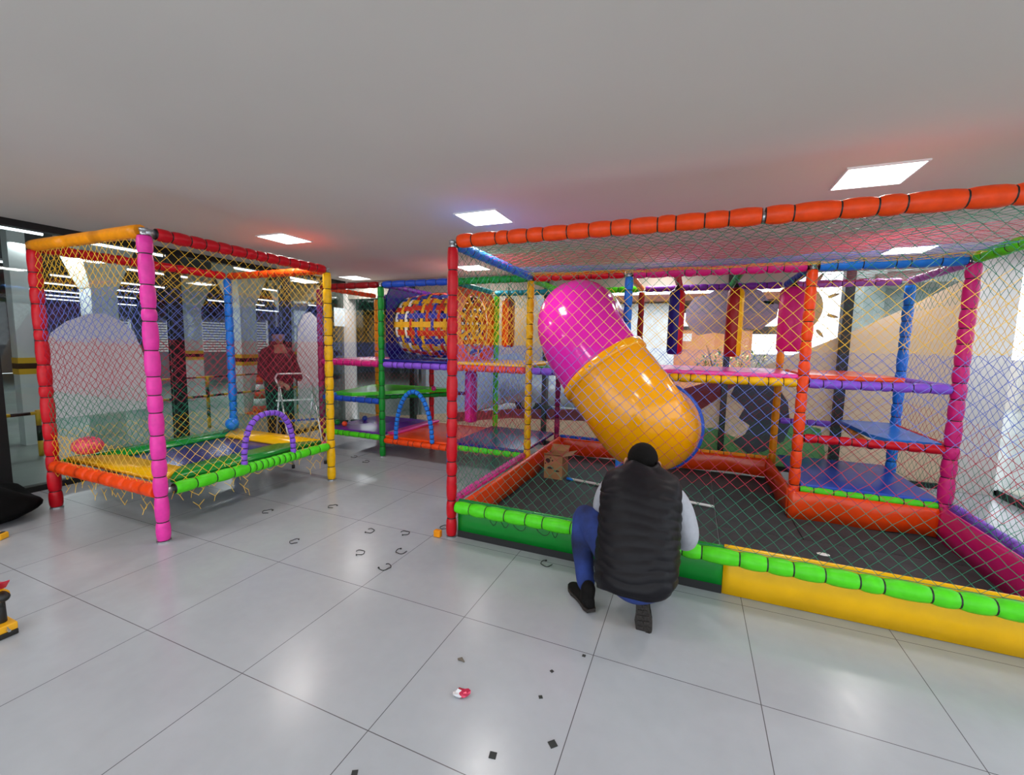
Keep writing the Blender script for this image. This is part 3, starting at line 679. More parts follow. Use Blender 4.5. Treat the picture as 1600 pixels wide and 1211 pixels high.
# pink lacy ball at the front left corner
bm = bmesh.new(); ball(bm, (-5.17, 2.12, .475+.10), .105, 24, 0, (1.1, 1.1, .8)); o = obj('play_ball', bm, mat('mottled_pink_rubber', '#E84A6A', rough=.45, noise=.5, nscale=40, bump=.6, bscale=60), None, True)
setpivot(o, (-5.17, 2.12, .47)); tag(o, 'large mottled pink ball on the cage corner beside the red post', 'ball', 'plastic play balls')

# ---------------------------------------------------------------- loose things on the floor
CT = [(-3.56, 2.70, 20, 'black foam tie ring nearest the cage, in its shadow'), (-2.83, 2.37, 40, 'black cable tie on the tile left of the group, below the shadow edge'),
      (-3.12, 3.05, 10, 'black cable tie furthest back between cage and red post'), (-2.43, 2.77, 200, 'black cable tie left of the pair behind the bright reflection'),
      (-2.14, 2.86, 230, 'black cable tie arching upwards, near the red post'), (-2.24, 2.44, 225, 'black cable tie left of the one on the tile joint'),
      (-1.97, 2.59, 80, 'black cable tie just above the tile joint'), (-1.93, 2.35, 170, 'black cable tie lying across the tile joint, nearest of its cluster'),
      (-4.23, 4.54, 190, 'black cable tie left of the green post\'s foot'), (-3.92, 4.42, 200, 'black cable tie in front of the green post\'s foot'),
      (-0.90, 2.88, 60, 'black cable tie beside the dark hem of the green pad'), (-1.90, 3.10, 30, 'black cable tie behind the red post\'s foot')]
src = None
for i, (x, y, a, l) in enumerate(CT):
    if src is None:
        bm = bmesh.new(); n = 16; R_ = .040
        tube(bm, [(R_*math.cos(math.radians(50+260*q/n)), R_*1.05*math.sin(math.radians(50+260*q/n)), .004+.003*math.sin(q)) for q in range(n+1)], .0028, 6)
        box(bm, (R_*math.cos(math.radians(50))-.005, R_*1.05*math.sin(math.radians(50))-.004, .001), (R_*math.cos(math.radians(50))+.005, R_*1.05*math.sin(math.radians(50))+.004, .009))
        src = o = obj('cable_tie', bm, TIE, None, True)
    else: o = clone(src)
    l = l.replace('foam tie ring', 'cable tie')
    o.location = (x, y, 0.001); o.rotation_euler = (0, 0, math.radians(a)); s_ = random.uniform(.9, 1.1); o.scale = (s_, s_, 1)
    tag(o, l, 'cable tie', 'black cable ties on the floor')
CH = [(-.63, 1.39, .020, 10, 'dark square chip lowest on the floor, left one of the large pair'), (-.43, 1.53, .022, 45, 'dark square chip turned on its corner, right one of the large pair'),
      (-.55, 1.73, .012, 30, 'tiny dark chip just above the large pair'), (-.55, 1.90, .011, 60, 'tiny dark chip midway along the line of chips'), (-.43, 2.07, .012, 0, 'tiny dark chip furthest up, beside the tile joint'), (-1.07, 1.12, .016, 30, 'dark chip at the bottom edge by the tile crossing')]
src = None
for x, y, r, a, l in CH:
    if src is None:
        bm = bmesh.new(); box(bm, (-.5, -.5, 0), (.5, .5, .1)); src = o = obj('rubber_chip', bm, mat('dark_rubber_chip', '#2E3130', rough=.7))
    else: o = clone(src)
    o.location = (x, y, .0005); o.scale = (r*1.4, r*1.4, .02); o.rotation_euler = (0, 0, math.radians(a)); tag(o, l, 'rubber chip', 'square rubber chips on the floor')
bm = bmesh.new(); rnd = random.Random(3)
vs = bmesh.ops.create_icosphere(bm, subdivisions=2, radius=1)['verts']
for v in vs: v.co = V((v.co.x*.036, v.co.y*.022, (v.co.z+1)*.014))*(1+rnd.uniform(-.25, .25)); v.co.z = max(v.co.z, 0)
for f in bm.faces: f.material_index = 1 if f.calc_center_median().x < -.010 else 0
o = obj('crumpled_wrapper', bm, [mat('pink_foil', '#C03050', rough=.25, metal=.3), mat('white_foil', '#D8D8DC', rough=.3)]); o.location = (-.88, 1.59, .0005); o.rotation_euler = (0, 0, .5); tag(o, 'crumpled pink and white sweet wrapper on the floor', 'wrapper')
bm = bmesh.new(); tube(bm, [(-.02, 0, .003), (0, .003, .008), (.02, -.004, .003)], [.004, .009, .003], 6); o = obj('plastic_scrap', bm, mat('brown_scrap', '#6A6055', rough=.7)); o.location = (-.99, 1.78, 0.001); tag(o, 'small brown scrap on the floor above the wrapper', 'scrap')
bm = bmesh.new(); box(bm, (-.03, -.02, 0), (.03, .02, .055), 0, .006); o = obj('orange_foam_block', bm, pad('amber'), None, True); o.location = (-1.86, 2.93, 0.0005); tag(o, 'small orange foam block at the foot of the red post', 'foam block')

# ---------------------------------------------------------------- sculpting helper for figures
def sculpt(name, bm, mats, parent, voxel=.012, smooth=6):
    o = obj(name, bm, mats, parent, True)
    m = o.modifiers.new('remesh', 'REMESH'); m.mode = 'VOXEL'; m.voxel_size = voxel; m.use_smooth_shade = True
    m2 = o.modifiers.new('smooth', 'SMOOTH'); m2.factor = .5; m2.iterations = smooth
    return o
def limb(bm, pts, rads, n=14, flat=1.0, ref=None):
    """tapered limb with rounded ends"""
    pts = [V(p) for p in pts]; P, R_ = [], []
    for i in range(len(pts)-1):
        for k in range(6):
            t = k/6; p0 = pts[max(i-1, 0)]; p1 = pts[i]; p2 = pts[i+1]; p3 = pts[min(i+2, len(pts)-1)]
            P.append(.5*((2*p1)+(p2-p0)*t+(2*p0-5*p1+4*p2-p3)*t*t+(3*p1-p0-3*p2+p3)*t**3)); e = t*t*(3-2*t); R_.append(rads[i]*(1-e)+rads[i+1]*e)
    P.append(pts[-1]); R_.append(rads[-1])
    d0 = (P[0]-P[1]).normalized(); d1 = (P[-1]-P[-2]).normalized()
    hp = [(P[0]+d0*R_[0]*.95, R_[0]*.25), (P[0]+d0*R_[0]*.7, R_[0]*.7)]; tp = [(P[-1]+d1*R_[-1]*.7, R_[-1]*.7), (P[-1]+d1*R_[-1]*.95, R_[-1]*.25)]
    P = [a for a, _ in hp]+P+[a for a, _ in tp]; R_ = [b for _, b in hp]+R_+[b for _, b in tp]
    tube(bm, P, R_, n, 0, ref, True, flat)
def hand(bm, w, fdir, palm_n, side, curl=.6, s=1.0):
    """w wrist, fdir finger direction, palm_n palm normal, side thumb side"""
    w = V(w); f = V(fdir).normalized(); n = V(palm_n).normalized(); sd = V(side).normalized()
    for q in (-.030, -.010, .010, .028):
        limb(bm, [w-f*.02+sd*q*.6, w+f*.04+sd*q, w+f*.085+sd*q], [.017*s, .015*s, .013*s], 8)
    for k, (q, L) in enumerate(((.030, .070), (.010, .078), (-.010, .073), (-.029, .057))):
        b = w+f*.085+sd*q; a1 = curl*.5; a2 = curl*1.4; a3 = curl*2.2
        p1 = b+(f*math.cos(a1)+n*math.sin(a1))*L*.42; p2 = p1+(f*math.cos(a2)+n*math.sin(a2))*L*.33; p3 = p2+(f*math.cos(a3)+n*math.sin(a3))*L*.25
        limb(bm, [b, p1, p2, p3], [.0095*s, .009*s, .0082*s, .007*s], 8)
    b = w+f*.02+sd*.032; limb(bm, [b, b+f*.03+sd*.022+n*.012, b+f*.058+sd*.026+n*.028], [.013*s, .011*s, .009*s], 8)
SKIN = mat('skin', '#B98266', rough=.5, noise=.08, nscale=20)
DENIM = mat('blue_denim', '#22387C', rough=.85, noise=.8, nscale=5, bump=.5, bscale=16)
VEST = mat('black_quilted_nylon', '#100E13', rough=.5, spec=.22, bump=.7, bscale=9)
GREY = mat('grey_fleece', '#A8AAB2', rough=.95, noise=.08, nscale=30, bump=.3, bscale=30)
BOOT = mat('black_suede_boot', '#141211', rough=.8, spec=.15, noise=.3, nscale=20); SOLE = mat('dark_rubber_sole', '#2A2420', rough=.7, noise=.4, nscale=60, bump=.6, bscale=120)
HAIR = mat('short_black_hair', '#0C0A09', rough=.7, spec=.15, bump=.9, bscale=220)

# ---------------------------------------------------------------- crouching man
MAN = empty('person', 'person in black quilted vest and jeans crouching at the green padded bar', 'person', (-.3, 2.45, 0))
bm = bmesh.new()   # one continuous body: head, neck, trunk, arms, legs, hands
hc = V((-.255, 2.80, .880))
limb(bm, [(-.225, 2.44, .30), (-.235, 2.50, .42), (-.24, 2.60, .60), (-.24, 2.67, .74)], [.15, .14, .145, .12], 18)
limb(bm, [(-.24, 2.67, .74), (-.245, 2.73, .80), hc+V((0, -.02, -.05))], [.065, .055, .055])
ball(bm, hc, .083, 20, 0, (.92, 1.12, 1.2)); ball(bm, hc+V((0, .05, -.06)), .05, 14, 0, (1, 1, 1))
ball(bm, hc+V((0, .105, -.02)), .016, 10, 0, (.9, 1.3, 1.5)); ball(bm, hc+V((0, .092, -.065)), .014, 10, 0, (2, .8, .7))
for s_ in (-1, 1):
    ball(bm, hc+V((s_*.031, .083, .01)), .013, 10); ball(bm, hc+V((s_*.099, -.016, -.026)), .031, 12, 0, (.55, .8, 1.25))
limb(bm, [(-.44, 2.66, .72), (-.475, 2.72, .54), (-.455, 2.76, .48), (-.38, 2.80, .37)], [.045, .042, .04, .030])
limb(bm, [(-.03, 2.66, .72), (.035, 2.66, .56), (.034, 2.70, .47), (-.02, 2.80, .37)], [.045, .042, .04, .030])
limb(bm, [(-.31, 2.45, .25), (-.45, 2.57, .42), (-.575, 2.675, .485)], [.085, .07, .05]); limb(bm, [(-.58, 2.675, .48), (-.565, 2.60, .28), (-.53, 2.53, .12)], [.048, .045, .035])
limb(bm, [(-.16, 2.46, .26), (-.12, 2.68, .20), (-.08, 2.85, .12)], [.085, .075, .06]); limb(bm, [(-.08, 2.86, .09), (-.13, 2.66, .12), (-.165, 2.46, .17)], [.05, .05, .035])
sculpt('body', bm, SKIN, MAN, .009, 3)
bm = bmesh.new(); hand(bm, (-.375, 2.79, .365), (.45, .55, .1), (0, .35, -.9), (1, 0, .1), .5); o = sculpt('hand', bm, SKIN, MAN, .005, 2)
bm = bmesh.new(); hand(bm, (-.025, 2.79, .365), (-.55, .50, .1), (0, .35, -.9), (-1, 0, .1), .5); o = sculpt('hand', bm, SKIN, MAN, .005, 2)
bm = bmesh.new()   # hair cap
ball(bm, hc+V((0, -.012, .008)), .089, 24, 0, (.98, 1.10, 1.10))
bmesh.ops.delete(bm, geom=[v for v in bm.verts if (v.co.z < hc.z-.058 and v.co.y < hc.y-.03) or (v.co.z < hc.z-.01 and abs(v.co.x-hc.x) > .068 and v.co.y > hc.y-.05) or (v.co.y > hc.y+.055 and v.co.z < hc.z+.05) or v.co.z < hc.z-.045], context='VERTS')
o = obj('hair', bm, HAIR, MAN, True); m = o.modifiers.new('thick', 'SOLIDIFY'); m.thickness = .014; m.offset = 0
bm = bmesh.new()   # vest: horizontal quilted rolls
prof = [(.235, -.230, 2.40, .190, .150), (.27, -.230, 2.42, .214, .180), (.35, -.230, 2.455, .222, .190), (.45, -.232, 2.49, .222, .182), (.55, -.236, 2.535, .222, .172), (.64, -.238, 2.58, .226, .160), (.72, -.24, 2.62, .228, .148), (.775, -.24, 2.655, .222, .130), (.815, -.24, 2.68, .195, .108), (.838, -.242, 2.70, .150, .090), (.858, -.245, 2.715, .100, .078), (.870, -.245, 2.722, .080, .072)]
def pint(z):
    for a, b in zip(prof[:-1], prof[1:]):
        if a[0] <= z <= b[0]:
            t = (z-a[0])/(b[0]-a[0]); return [a[i]*(1-t)+b[i]*t for i in range(5)]
    return prof[-1]
N_ = 92; prev = None
for k in range(N_+1):
    z = .235+(.875-.235)*k/N_; _, cx, cy, rx, ry = pint(z)
    ring = []
    for i in range(40):
        a = 2*PI*i/40; c, s_ = math.cos(a), math.sin(a)
        zz = z + .012*math.sin(3*a+z*9) + .02*c*(1 if z < .7 else .3)*math.sin(z*6)
        q = (z*1.0+.010*math.sin(5*a+z*12))/.052; puff = 1+.034*abs(math.sin(PI*q))**.8-.02
        wr = 1+.016*math.sin(a*7+z*21)*math.sin(z*33+a*2)+.010*math.sin(a*11-z*40)
        e = 2/2.6
        x = cx+rx*puff*wr*(abs(c)**e)*(1 if c > 0 else -1); y = cy+ry*puff*wr*(abs(s_)**e)*(1 if s_ > 0 else -1)
        tilt = (y-cy)*-.25
        ring.append(bm.verts.new((x, y, zz+tilt+ (0.0))))
    if prev:
        for i in range(40): bm.faces.new((prev[i], prev[(i+1) % 40], ring[(i+1) % 40], ring[i]))
    prev = ring
o = obj('quilted_vest', bm, VEST, MAN, True); m = o.modifiers.new('thick', 'SOLIDIFY'); m.thickness = .008; m.offset = 1
bm = bmesh.new()   # collar
tube(bm, [(-.247+.090*math.cos(a), 2.73+.074*math.sin(a), .862+.015*math.sin(a)) for a in [2*PI*i/24 for i in range(25)]], .020, 8, cap=False); obj('vest_collar', bm, VEST, MAN, True)
bm = bmesh.new(); limb(bm, [(-.415, 2.65, .745), (-.465, 2.68, .65), (-.487, 2.72, .54), (-.455, 2.77, .475), (-.39, 2.79, .39)], [.062, .060, .056, .052, .040]); sculpt('sleeve', bm, GREY, MAN, .011, 4)
bm = bmesh.new(); limb(bm, [(-.07, 2.64, .745), (-.01, 2.64, .66), (.030, 2.65, .53), (.028, 2.70, .445), (-.015, 2.79, .385)], [.064, .064, .064, .060, .040]); sculpt('sleeve', bm, GREY, MAN, .011, 4)
bm = bmesh.new()   # jeans
limb(bm, [(-.33, 2.45, .31), (-.22, 2.43, .30), (-.12, 2.45, .31)], [.115, .12, .115], 18)
limb(bm, [(-.32, 2.45, .29), (-.45, 2.57, .42), (-.575, 2.68, .49)], [.105, .098, .082]); limb(bm, [(-.585, 2.68, .49), (-.585, 2.63, .36), (-.55, 2.56, .20), (-.53, 2.53, .13)], [.080, .074, .060, .058])
limb(bm, [(-.17, 2.46, .29), (-.12, 2.68, .22), (-.08, 2.85, .13)], [.10, .08, .07]); limb(bm, [(-.08, 2.86, .10), (-.13, 2.66, .13), (-.175, 2.47, .185)], [.066, .060, .050])
limb(bm, [(-.35, 2.38, .285), (-.22, 2.325, .262), (-.09, 2.38, .285)], [.06, .065, .06], 14)
sculpt('jeans', bm, DENIM, MAN, .012, 6)
def boot(origin, d, upv, name='boot'):
    """origin heel-bottom, d toe direction, upv up"""
    o_ = V(origin); d = V(d).normalized(); u = V(upv); u = (u-d*u.dot(d)).normalized(); s = d.cross(u).normalized()
    bm = bmesh.new(); secs = []
    for t, wd, h, b0 in ((.0, .026, .040, .018), (.02, .036, .055, .018), (.07, .040, .062, .018), (.12, .040, .052, .018), (.18, .048, .040, .018), (.23, .046, .032, .018), (.27, .034, .024, .018), (.285, .015, .012, .018)):
        c = o_+d*t+u*(b0+h*.55); secs.append((c, s*wd, u*h*.55))
    rings(bm, secs, 16, True)
    limb(bm, [o_+d*.055+u*.06, o_+d*.045+u*.13], [.043, .045])
    b = sculpt(name, bm, BOOT, MAN, .008, 3)
    bm = bmesh.new(); L_, R_ = [], []
    outl = [(-.005, .028), (.03, .038), (.09, .034), (.14, .037), (.19, .048), (.24, .044), (.28, .028), (.292, .008)]
    pl = [(t, w_) for t, w_ in outl]+[(t, -w_) for t, w_ in outl[::-1]]
    A = [bm.verts.new(o_+d*t+s*w_+u*.003) for t, w_ in pl]; B = [bm.verts.new(o_+d*t+s*w_*1.0+u*.024) for t, w_ in pl]
    bm.faces.new(A); bm.faces.new(B[::-1])
    for i in range(len(pl)): bm.faces.new((A[i], A[(i+1) % len(pl)], B[(i+1) % len(pl)], B[i]))
    for q in range(9):
        t = .01+q*.03; w_ = .026 if t < .15 else .036
        for sx in (-1, 1):
            c = o_+d*(t+.008)+s*sx*w_*.5
            vs = [bm.verts.new(c+d*a*.009+s*b_*w_*.42+u*h_) for a, b_, h_ in ((-1, -1, -.003), (1, -1, -.003), (1, 1, -.003), (-1, 1, -.003), (-1, -1, .004), (1, -1, .004), (1, 1, .004), (-1, 1, .004))]
            for f in ((0, 3, 2, 1), (4, 5, 6, 7), (0, 1, 5, 4), (1, 2, 6, 5), (2, 3, 7, 6), (3, 0, 4, 7)): bm.faces.new([vs[i] for i in f])
    bmesh.ops.recalc_face_normals(bm, faces=bm.faces[:])
    obj('boot_sole', bm, SOLE, b)
boot((-.475, 2.44, .004), (-.62, .76, 0), (0, 0, 1))
boot((-.195, 2.42, .245), (.12, -.10, -.97), (0, .95, -.1))

# ---------------------------------------------------------------- person at the window in maroon jacket
P2 = empty('person', 'person in dark blue beanie and maroon jacket standing behind the small cage', 'person', (-5.6, 4.5, 0))
bm = bmesh.new(); hx, hy = -5.57, 4.5
limb(bm, [(-5.6, 4.5, .95), (-5.6, 4.5, 1.2), (-5.6, 4.5, 1.42)], [.14, .15, .13], 18); limb(bm, [(-5.6, 4.5, 1.42), (-5.58, 4.5, 1.55)], [.06, .055])
ball(bm, (hx, hy, 1.645), .088, 20, 0, (1.1, .9, 1.2)); ball(bm, (hx+.095, hy-.01, 1.635), .017, 10, 0, (1.4, .8, 1.3)); ball(bm, (hx+.085, hy-.01, 1.590), .016, 10, 0, (1, 1.3, .7)); ball(bm, (hx+.06, hy-.01, 1.565), .035, 10)
ball(bm, (hx-.01, hy-.085, 1.63), .024, 10, 0, (.8, .4, 1.2)); ball(bm, (hx+.08, hy-.035, 1.66), .012, 10); ball(bm, (hx+.08, hy+.03, 1.66), .012, 10)
for s_ in (-1, 1): limb(bm, [(-5.6, 4.5+s_*.09, .92), (-5.6, 4.5+s_*.10, .5), (-5.61, 4.5+s_*.10, .10)], [.08, .06, .045]); limb(bm, [(-5.61, 4.5+s_*.1, .05), (-5.48, 4.5+s_*.11, .045)], [.045, .04])
limb(bm, [(-5.60, 4.30, 1.40), (-5.58, 4.25, 1.15), (-5.42, 4.28, 1.02), (-5.22, 4.25, .99)], [.05, .045, .038, .028]); limb(bm, [(-5.60, 4.70, 1.40), (-5.57, 4.76, 1.15), (-5.45, 4.74, 1.0)], [.05, .045, .032])
sculpt('body', bm, mat('tan_skin', '#8A5A48', rough=.55), P2, .012, 3)
bm = bmesh.new(); hand(bm, (-5.22, 4.25, .985), (.9, -.05, -.25), (.2, 0, -1), (0, -1, 0), .6); sculpt('hand', bm, MATS['tan_skin'], P2, .006, 2)
bm = bmesh.new(); limb(bm, [(-5.6, 4.5, .93), (-5.58, 4.5, 1.1), (-5.6, 4.5, 1.30), (-5.61, 4.5, 1.40)], [.185, .20, .185, .13], 20)
for s_ in (-1, 1): limb(bm, [(-5.61, 4.5+s_*.06, 1.44), (-5.61, 4.5+s_*.17, 1.40)], [.08, .075])
limb(bm, [(-5.60, 4.31, 1.40), (-5.58, 4.245, 1.15), (-5.45, 4.27, 1.03), (-5.30, 4.26, 1.0)], [.078, .072, .062, .05]); limb(bm, [(-5.60, 4.69, 1.40), (-5.57, 4.77, 1.15), (-5.47, 4.75, 1.02)], [.078, .072, .055])
limb(bm, [(-5.60, 4.5, 1.50), (-5.61, 4.5, 1.53)], [.085, .08])
sculpt('jacket', bm, mat('maroon_jacket_cloth', '#4A0E1C', rough=.8, noise=.2, nscale=10), P2, .014, 5)
bm = bmesh.new()
for s_ in (-1, 1): limb(bm, [(-5.6, 4.5+s_*.085, .93), (-5.59, 4.5+s_*.10, .5), (-5.61, 4.5+s_*.10, .12)], [.115, .088, .068])
sculpt('trousers', bm, mat('black_trouser_cloth', '#121216', rough=.85), P2, .014, 5)
bm = bmesh.new(); ball(bm, (hx-.012, hy, 1.672), .104, 20, 0, (1.06, .95, 1.02))
bmesh.ops.delete(bm, geom=[v for v in bm.verts if v.co.z < 1.645+(v.co.x-hx)*.25], context='VERTS'); o = obj('beanie', bm, mat('navy_knit', '#141A3A', rough=.95, bump=.8, bscale=120), P2, True); m = o.modifiers.new('t', 'SOLIDIFY'); m.thickness = .016
for s_ in (-1, 1):
    bm = bmesh.new(); limb(bm, [(-5.63, 4.5+s_*.1, .045), (-5.50, 4.5+s_*.11, .042), (-5.43, 4.5+s_*.11, .038)], [.048, .046, .035]); sculpt('shoe', bm, BOOT, P2, .01, 3)

# ---------------------------------------------------------------- step ladder
ALU = mat('brushed_aluminium', '#C4C6C8', rough=.3, metal=.9)
LD = empty('step_ladder', 'aluminium step ladder with curved handrail behind the small cage', 'ladder', (-4.75, 4.1, 0))
fl = [V((-4.52, 3.80, 0)), V((-4.32, 4.12, 0))]; tp = [V((-4.90, 3.95, .98)), V((-4.68, 4.28, .98))]; bl = [V((-5.16, 4.06, 0)), V((-4.95, 4.42, 0))]
for a, b in zip(fl, tp):
    bm = bmesh.new(); tube(bm, [a+V((0, 0, .02)), b], .013, 8); tube(bm, [a, a+V((0, 0, .04))], .018, 8, 1); obj('front_leg', bm, [ALU, TIE], LD, True)
for a, b in zip(bl, tp):
    bm = bmesh.new(); tube(bm, [a+V((0, 0, .02)), b], .012, 8); tube(bm, [a, a+V((0, 0, .04))], .017, 8, 1); obj('rear_leg', bm, [ALU, TIE], LD, True)
bm = bmesh.new(); a, b = tp; h = V((-.08, -.02, .17)); tube(bm, [a, a+h*.7, a+h+(b-a)*.12, a+h+(b-a)*.5, b+h-(b-a)*.12, b+h*.7, b], .013, 8); obj('handrail', bm, ALU, LD, True)
for k_, t in enumerate((.28, .56, .82)):
    c = (fl[0].lerp(tp[0], t), fl[1].lerp(tp[1], t)); bm = bmesh.new(); d = V((-.07, -.03, 0))
    vs = [c[0], c[1], c[1]+d, c[0]+d]; A = [bm.verts.new(v) for v in vs]; B = [bm.verts.new(v+V((0, 0, .02))) for v in vs]; bm.faces.new(A[::-1]); bm.faces.new(B)
    for i in range(4): bm.faces.new((A[i], A[(i+1) % 4], B[(i+1) % 4], B[i]))
    obj('tread', bm, ALU if k_ != 1 else mat('blue_tread_rubber', '#1C3FA0', rough=.5), LD)
bm = bmesh.new(); tube(bm, [fl[0].lerp(tp[0], .12), bl[0].lerp(tp[0], .12)], .006, 6); tube(bm, [fl[1].lerp(tp[1], .12), bl[1].lerp(tp[1], .12)], .006, 6); obj('spreader', bm, ALU, LD)

# ---------------------------------------------------------------- tools at the left edge
bm = bmesh.new(); vs = bmesh.ops.create_icosphere(bm, subdivisions=4, radius=1)['verts']; rnd = random.Random(5)
for v in vs:
    n_ = math.sin(v.co.x*5+1)*math.cos(v.co.y*4)*.10+math.sin(v.co.z*7+v.co.x*3)*.06
    v.co = V((v.co.x*.46*(1+n_), v.co.y*.34*(1+n_), max(0, (v.co.z*.6+.45)*.26*(1+n_))))
o = obj('tool_bag', bm, mat('black_bag_nylon', '#040405', rough=.8, spec=.1, bump=.5, bscale=8), None, True); o.location = (-5.58, 1.52, 0.001); tag(o, 'slumped black cloth bag on the floor at the left edge', 'bag')
YT = mat('yellow_tool_plastic', '#E8A80C', rough=.4); BT = mat('black_tool_plastic', '#15130F', rough=.5)
bm = bmesh.new(); box(bm, (-.16, -.035, .0), (.05, .035, .05), 0, .012); box(bm, (.012, -.02, .048), (.038, .02, .054), 1, .002); tube(bm, [(-.16, 0, .02), (-.05, 0, .01)], .03, 10, 1)
o = obj('tape_measure', bm, [YT, BT]); o.location = (-4.93, 1.44, 0.001); o.rotation_euler = (0, 0, .5); tag(o, 'yellow and black hand tool lying in front of the black bag', 'tool')
DR = empty('cordless_drill', 'yellow and black cordless drill standing on its battery at the left edge', 'drill', (-3.31, .95, 0), rotz=.35)
dx, dy = -3.31, .95
bm = bmesh.new(); box(bm, (dx-.06, dy-.04, .001), (dx+.055, dy+.04, .03), 1, .006); box(bm, (dx-.06, dy-.04, .03), (dx+.055, dy+.04, .07), 0, .008); box(bm, (dx-.02, dy-.042, .035), (dx+.02, dy+.042, .06), 1, .002); obj('battery', bm, [YT, BT], DR)
bm = bmesh.new(); limb(bm, [(dx-.01, dy, .07), (dx-.005, dy, .13), (dx-.015, dy, .19)], [.022, .020, .022]); obj('grip', bm, BT, DR, True)
bm = bmesh.new(); tube(bm, [(dx-.10, dy, .22), (dx-.08, dy, .22), (dx+.02, dy, .225)], [.025, .034, .033], 14); obj('motor_housing', bm, YT, DR, True)
bm = bmesh.new(); tube(bm, [(dx+.02, dy, .225), (dx+.055, dy, .226), (dx+.075, dy, .226)], [.026, .024, .012], 14); tube(bm, [(dx-.005, dy, .20), (dx+.012, dy, .16)], .010, 8); obj('chuck', bm, BT, DR, True)
bm = bmesh.new(); prism(bm, [(dx-.10, .262), (dx+.04, .300), (dx+.075, .318), (dx+.07, .308), (dx+.02, .262)], dy-.02, dy+.02, 'y'); o = obj('driver_handle', bm, mat('red_tool_plastic', '#D0203A', rough=.4)); setpivot(o, (dx, dy, .26)); tag(o, 'red wedge-shaped handle lying on top of the yellow drill', 'tool handle')
bm = bmesh.new(); tube(bm, [(dx+.075, dy, .045), (dx+.09, dy-.01, .075)], .0025, 6); tube(bm, [(dx+.05, dy, .045), (dx+.078, dy, .045)], .007, 6); obj('bit_clip', bm, STEEL, DR)

# ================================================================ DECALS on the back glass
def decal(name, poly, m, label, y=None, kind='y', th=.002):
    bm = bmesh.new(); y = YB-.012 if y is None else y
    prism(bm, poly, y-th, y, kind); o = obj(name, bm, m)
    xs_ = [p[0] for p in poly]; zs_ = [p[1] for p in poly]
    setpivot(o, (sum(xs_)/len(xs_), y, min(zs_)) if kind == 'y' else (y, sum(xs_)/len(xs_), min(zs_)))
    return tag(o, label, 'window sticker', 'vinyl stickers on the glass')
HILL = mat('beige_vinyl_film', '#E0D0BE', rough=.6, trans=.65); CLOUD = mat('grey_vinyl_film', '#A8A0B8', rough=.6, trans=.35); SUN = mat('tan_vinyl_film', '#C8B48C', rough=.6, trans=.45)
GHILL = mat('green_vinyl_film', '#9CD8A4', rough=.6, trans=.65); DARKV = mat('charcoal_vinyl_film', '#565C68', rough=.6, trans=.3); PALEV = mat('pale_vinyl_film', '#DCD6CC', rough=.6, trans=.5)
decal('hill_sticker', [(-5.9, .06), (-5.9, .22), (-5.29, .2), (-4.6, .27), (-3.9, .36), (-2.69, .52), (-1.82, .58), (-.66, .68), (-.14, .99), (.4, 1.18), (.91, 1.39), (1.32, 1.59), (1.83, 1.85), (2.18, 2.05), (2.51, 2.25), (2.82, 2.45), (2.82, .06)], HILL, 'beige hill-shaped window film rising to the right along the back glass')
decal('hill_sticker', [(-.9, .06), (-.5, .34), (0, .42), (.3, .50), (.62, .38), (.9, .52), (1.25, .66), (1.55, .60), (1.62, .3), (1.62, .06)], GHILL, 'pale green hill film low on the back glass, behind the right cell', YB-.017)
decal('shape_sticker', [(.56, 1.12), (.8, 1.22), (1.0, 1.16), (1.17, .92), (1.22, .6), (1.16, .40), (.95, .24), (.77, .18), (.57, .33), (.71, .45), (.76, .57), (.62, .66), (.68, .80), (.50, .95)], DARKV, 'dark grey rounded shape stuck low on the glass left of the amber post', YB-.022)
decal('hill_band_sticker', [(-3.9, .37), (-2.69, .53), (-1.82, .59), (-.66, .69), (-.14, 1.0), (.4, 1.19), (.75, 1.33), (.55, 1.10), (.3, .86), (.05, .66), (-.66, .47), (-1.82, .42), (-2.69, .38), (-3.9, .20)], mat('burgundy_vinyl_film', '#B06068', rough=.6, trans=.55), 'burgundy band of film along the upper edge of the hill on the back glass', YB-.027)
cl = [(-.12, 2.12), (-.02, 2.28), (.12, 2.30), (.25, 2.38), (.45, 2.36), (.6, 2.42), (.78, 2.34), (.86, 2.22), (.98, 2.16), (.97, 2.0), (.88, 1.92), (.80, 1.84), (.62, 1.86), (.45, 1.77), (.25, 1.80), (.05, 1.76), (-.05, 1.85), (-.12, 1.95)]
decal('cloud_sticker', cl, CLOUD, 'grey cloud-shaped window film high on the back glass')
sx, sz = 1.22, 2.12
decal('sun_sticker', [(sx+.24*math.cos(2*PI*i/28), sz+.28*math.sin(2*PI*i/28)) for i in range(28)], SUN, 'round tan sun disc film on the back glass behind the orange post', YB-.017)
for a, l in ((60, 'upper right'), (20, 'right, upper'), (-15, 'right, lower'), (-50, 'lower right'), (-140, 'lower left'), (170, 'left')):
    a = math.radians(a); cx, cz = sx+.36*math.cos(a), sz+.42*math.sin(a); pts = []
    for i in range(14):
        q = 2*PI*i/14; u, v_ = .065*math.cos(q), .020*math.sin(q)*(1-.3*math.cos(q)); pts.append((cx+u*math.cos(a)-v_*math.sin(a), cz+u*math.sin(a)+v_*math.cos(a)))
    decal('sun_ray_sticker', pts, SUN, 'leaf-shaped sun ray film at the %s of the sun disc' % l, YB-.012)
decal('cloud_sticker', [(-3.42, 2.3), (-3.01, 2.46), (-2.35, 2.47), (-2.22, 1.9), (-2.2, 1.38), (-2.35, 1.25), (-2.6, 1.45), (-2.93, 1.41), (-3.3, 1.2), (-3.45, 1.8)], PALEV, 'pale window film on the back glass behind the orange hanging bag')
decal('hill_sticker', [(2.2, 2.46), (2.8, 2.46), (2.8, 1.6), (2.2, 1.6)], PALEV, 'pale square film on the back glass at the far right, above the hill', YB-.03) if False else None
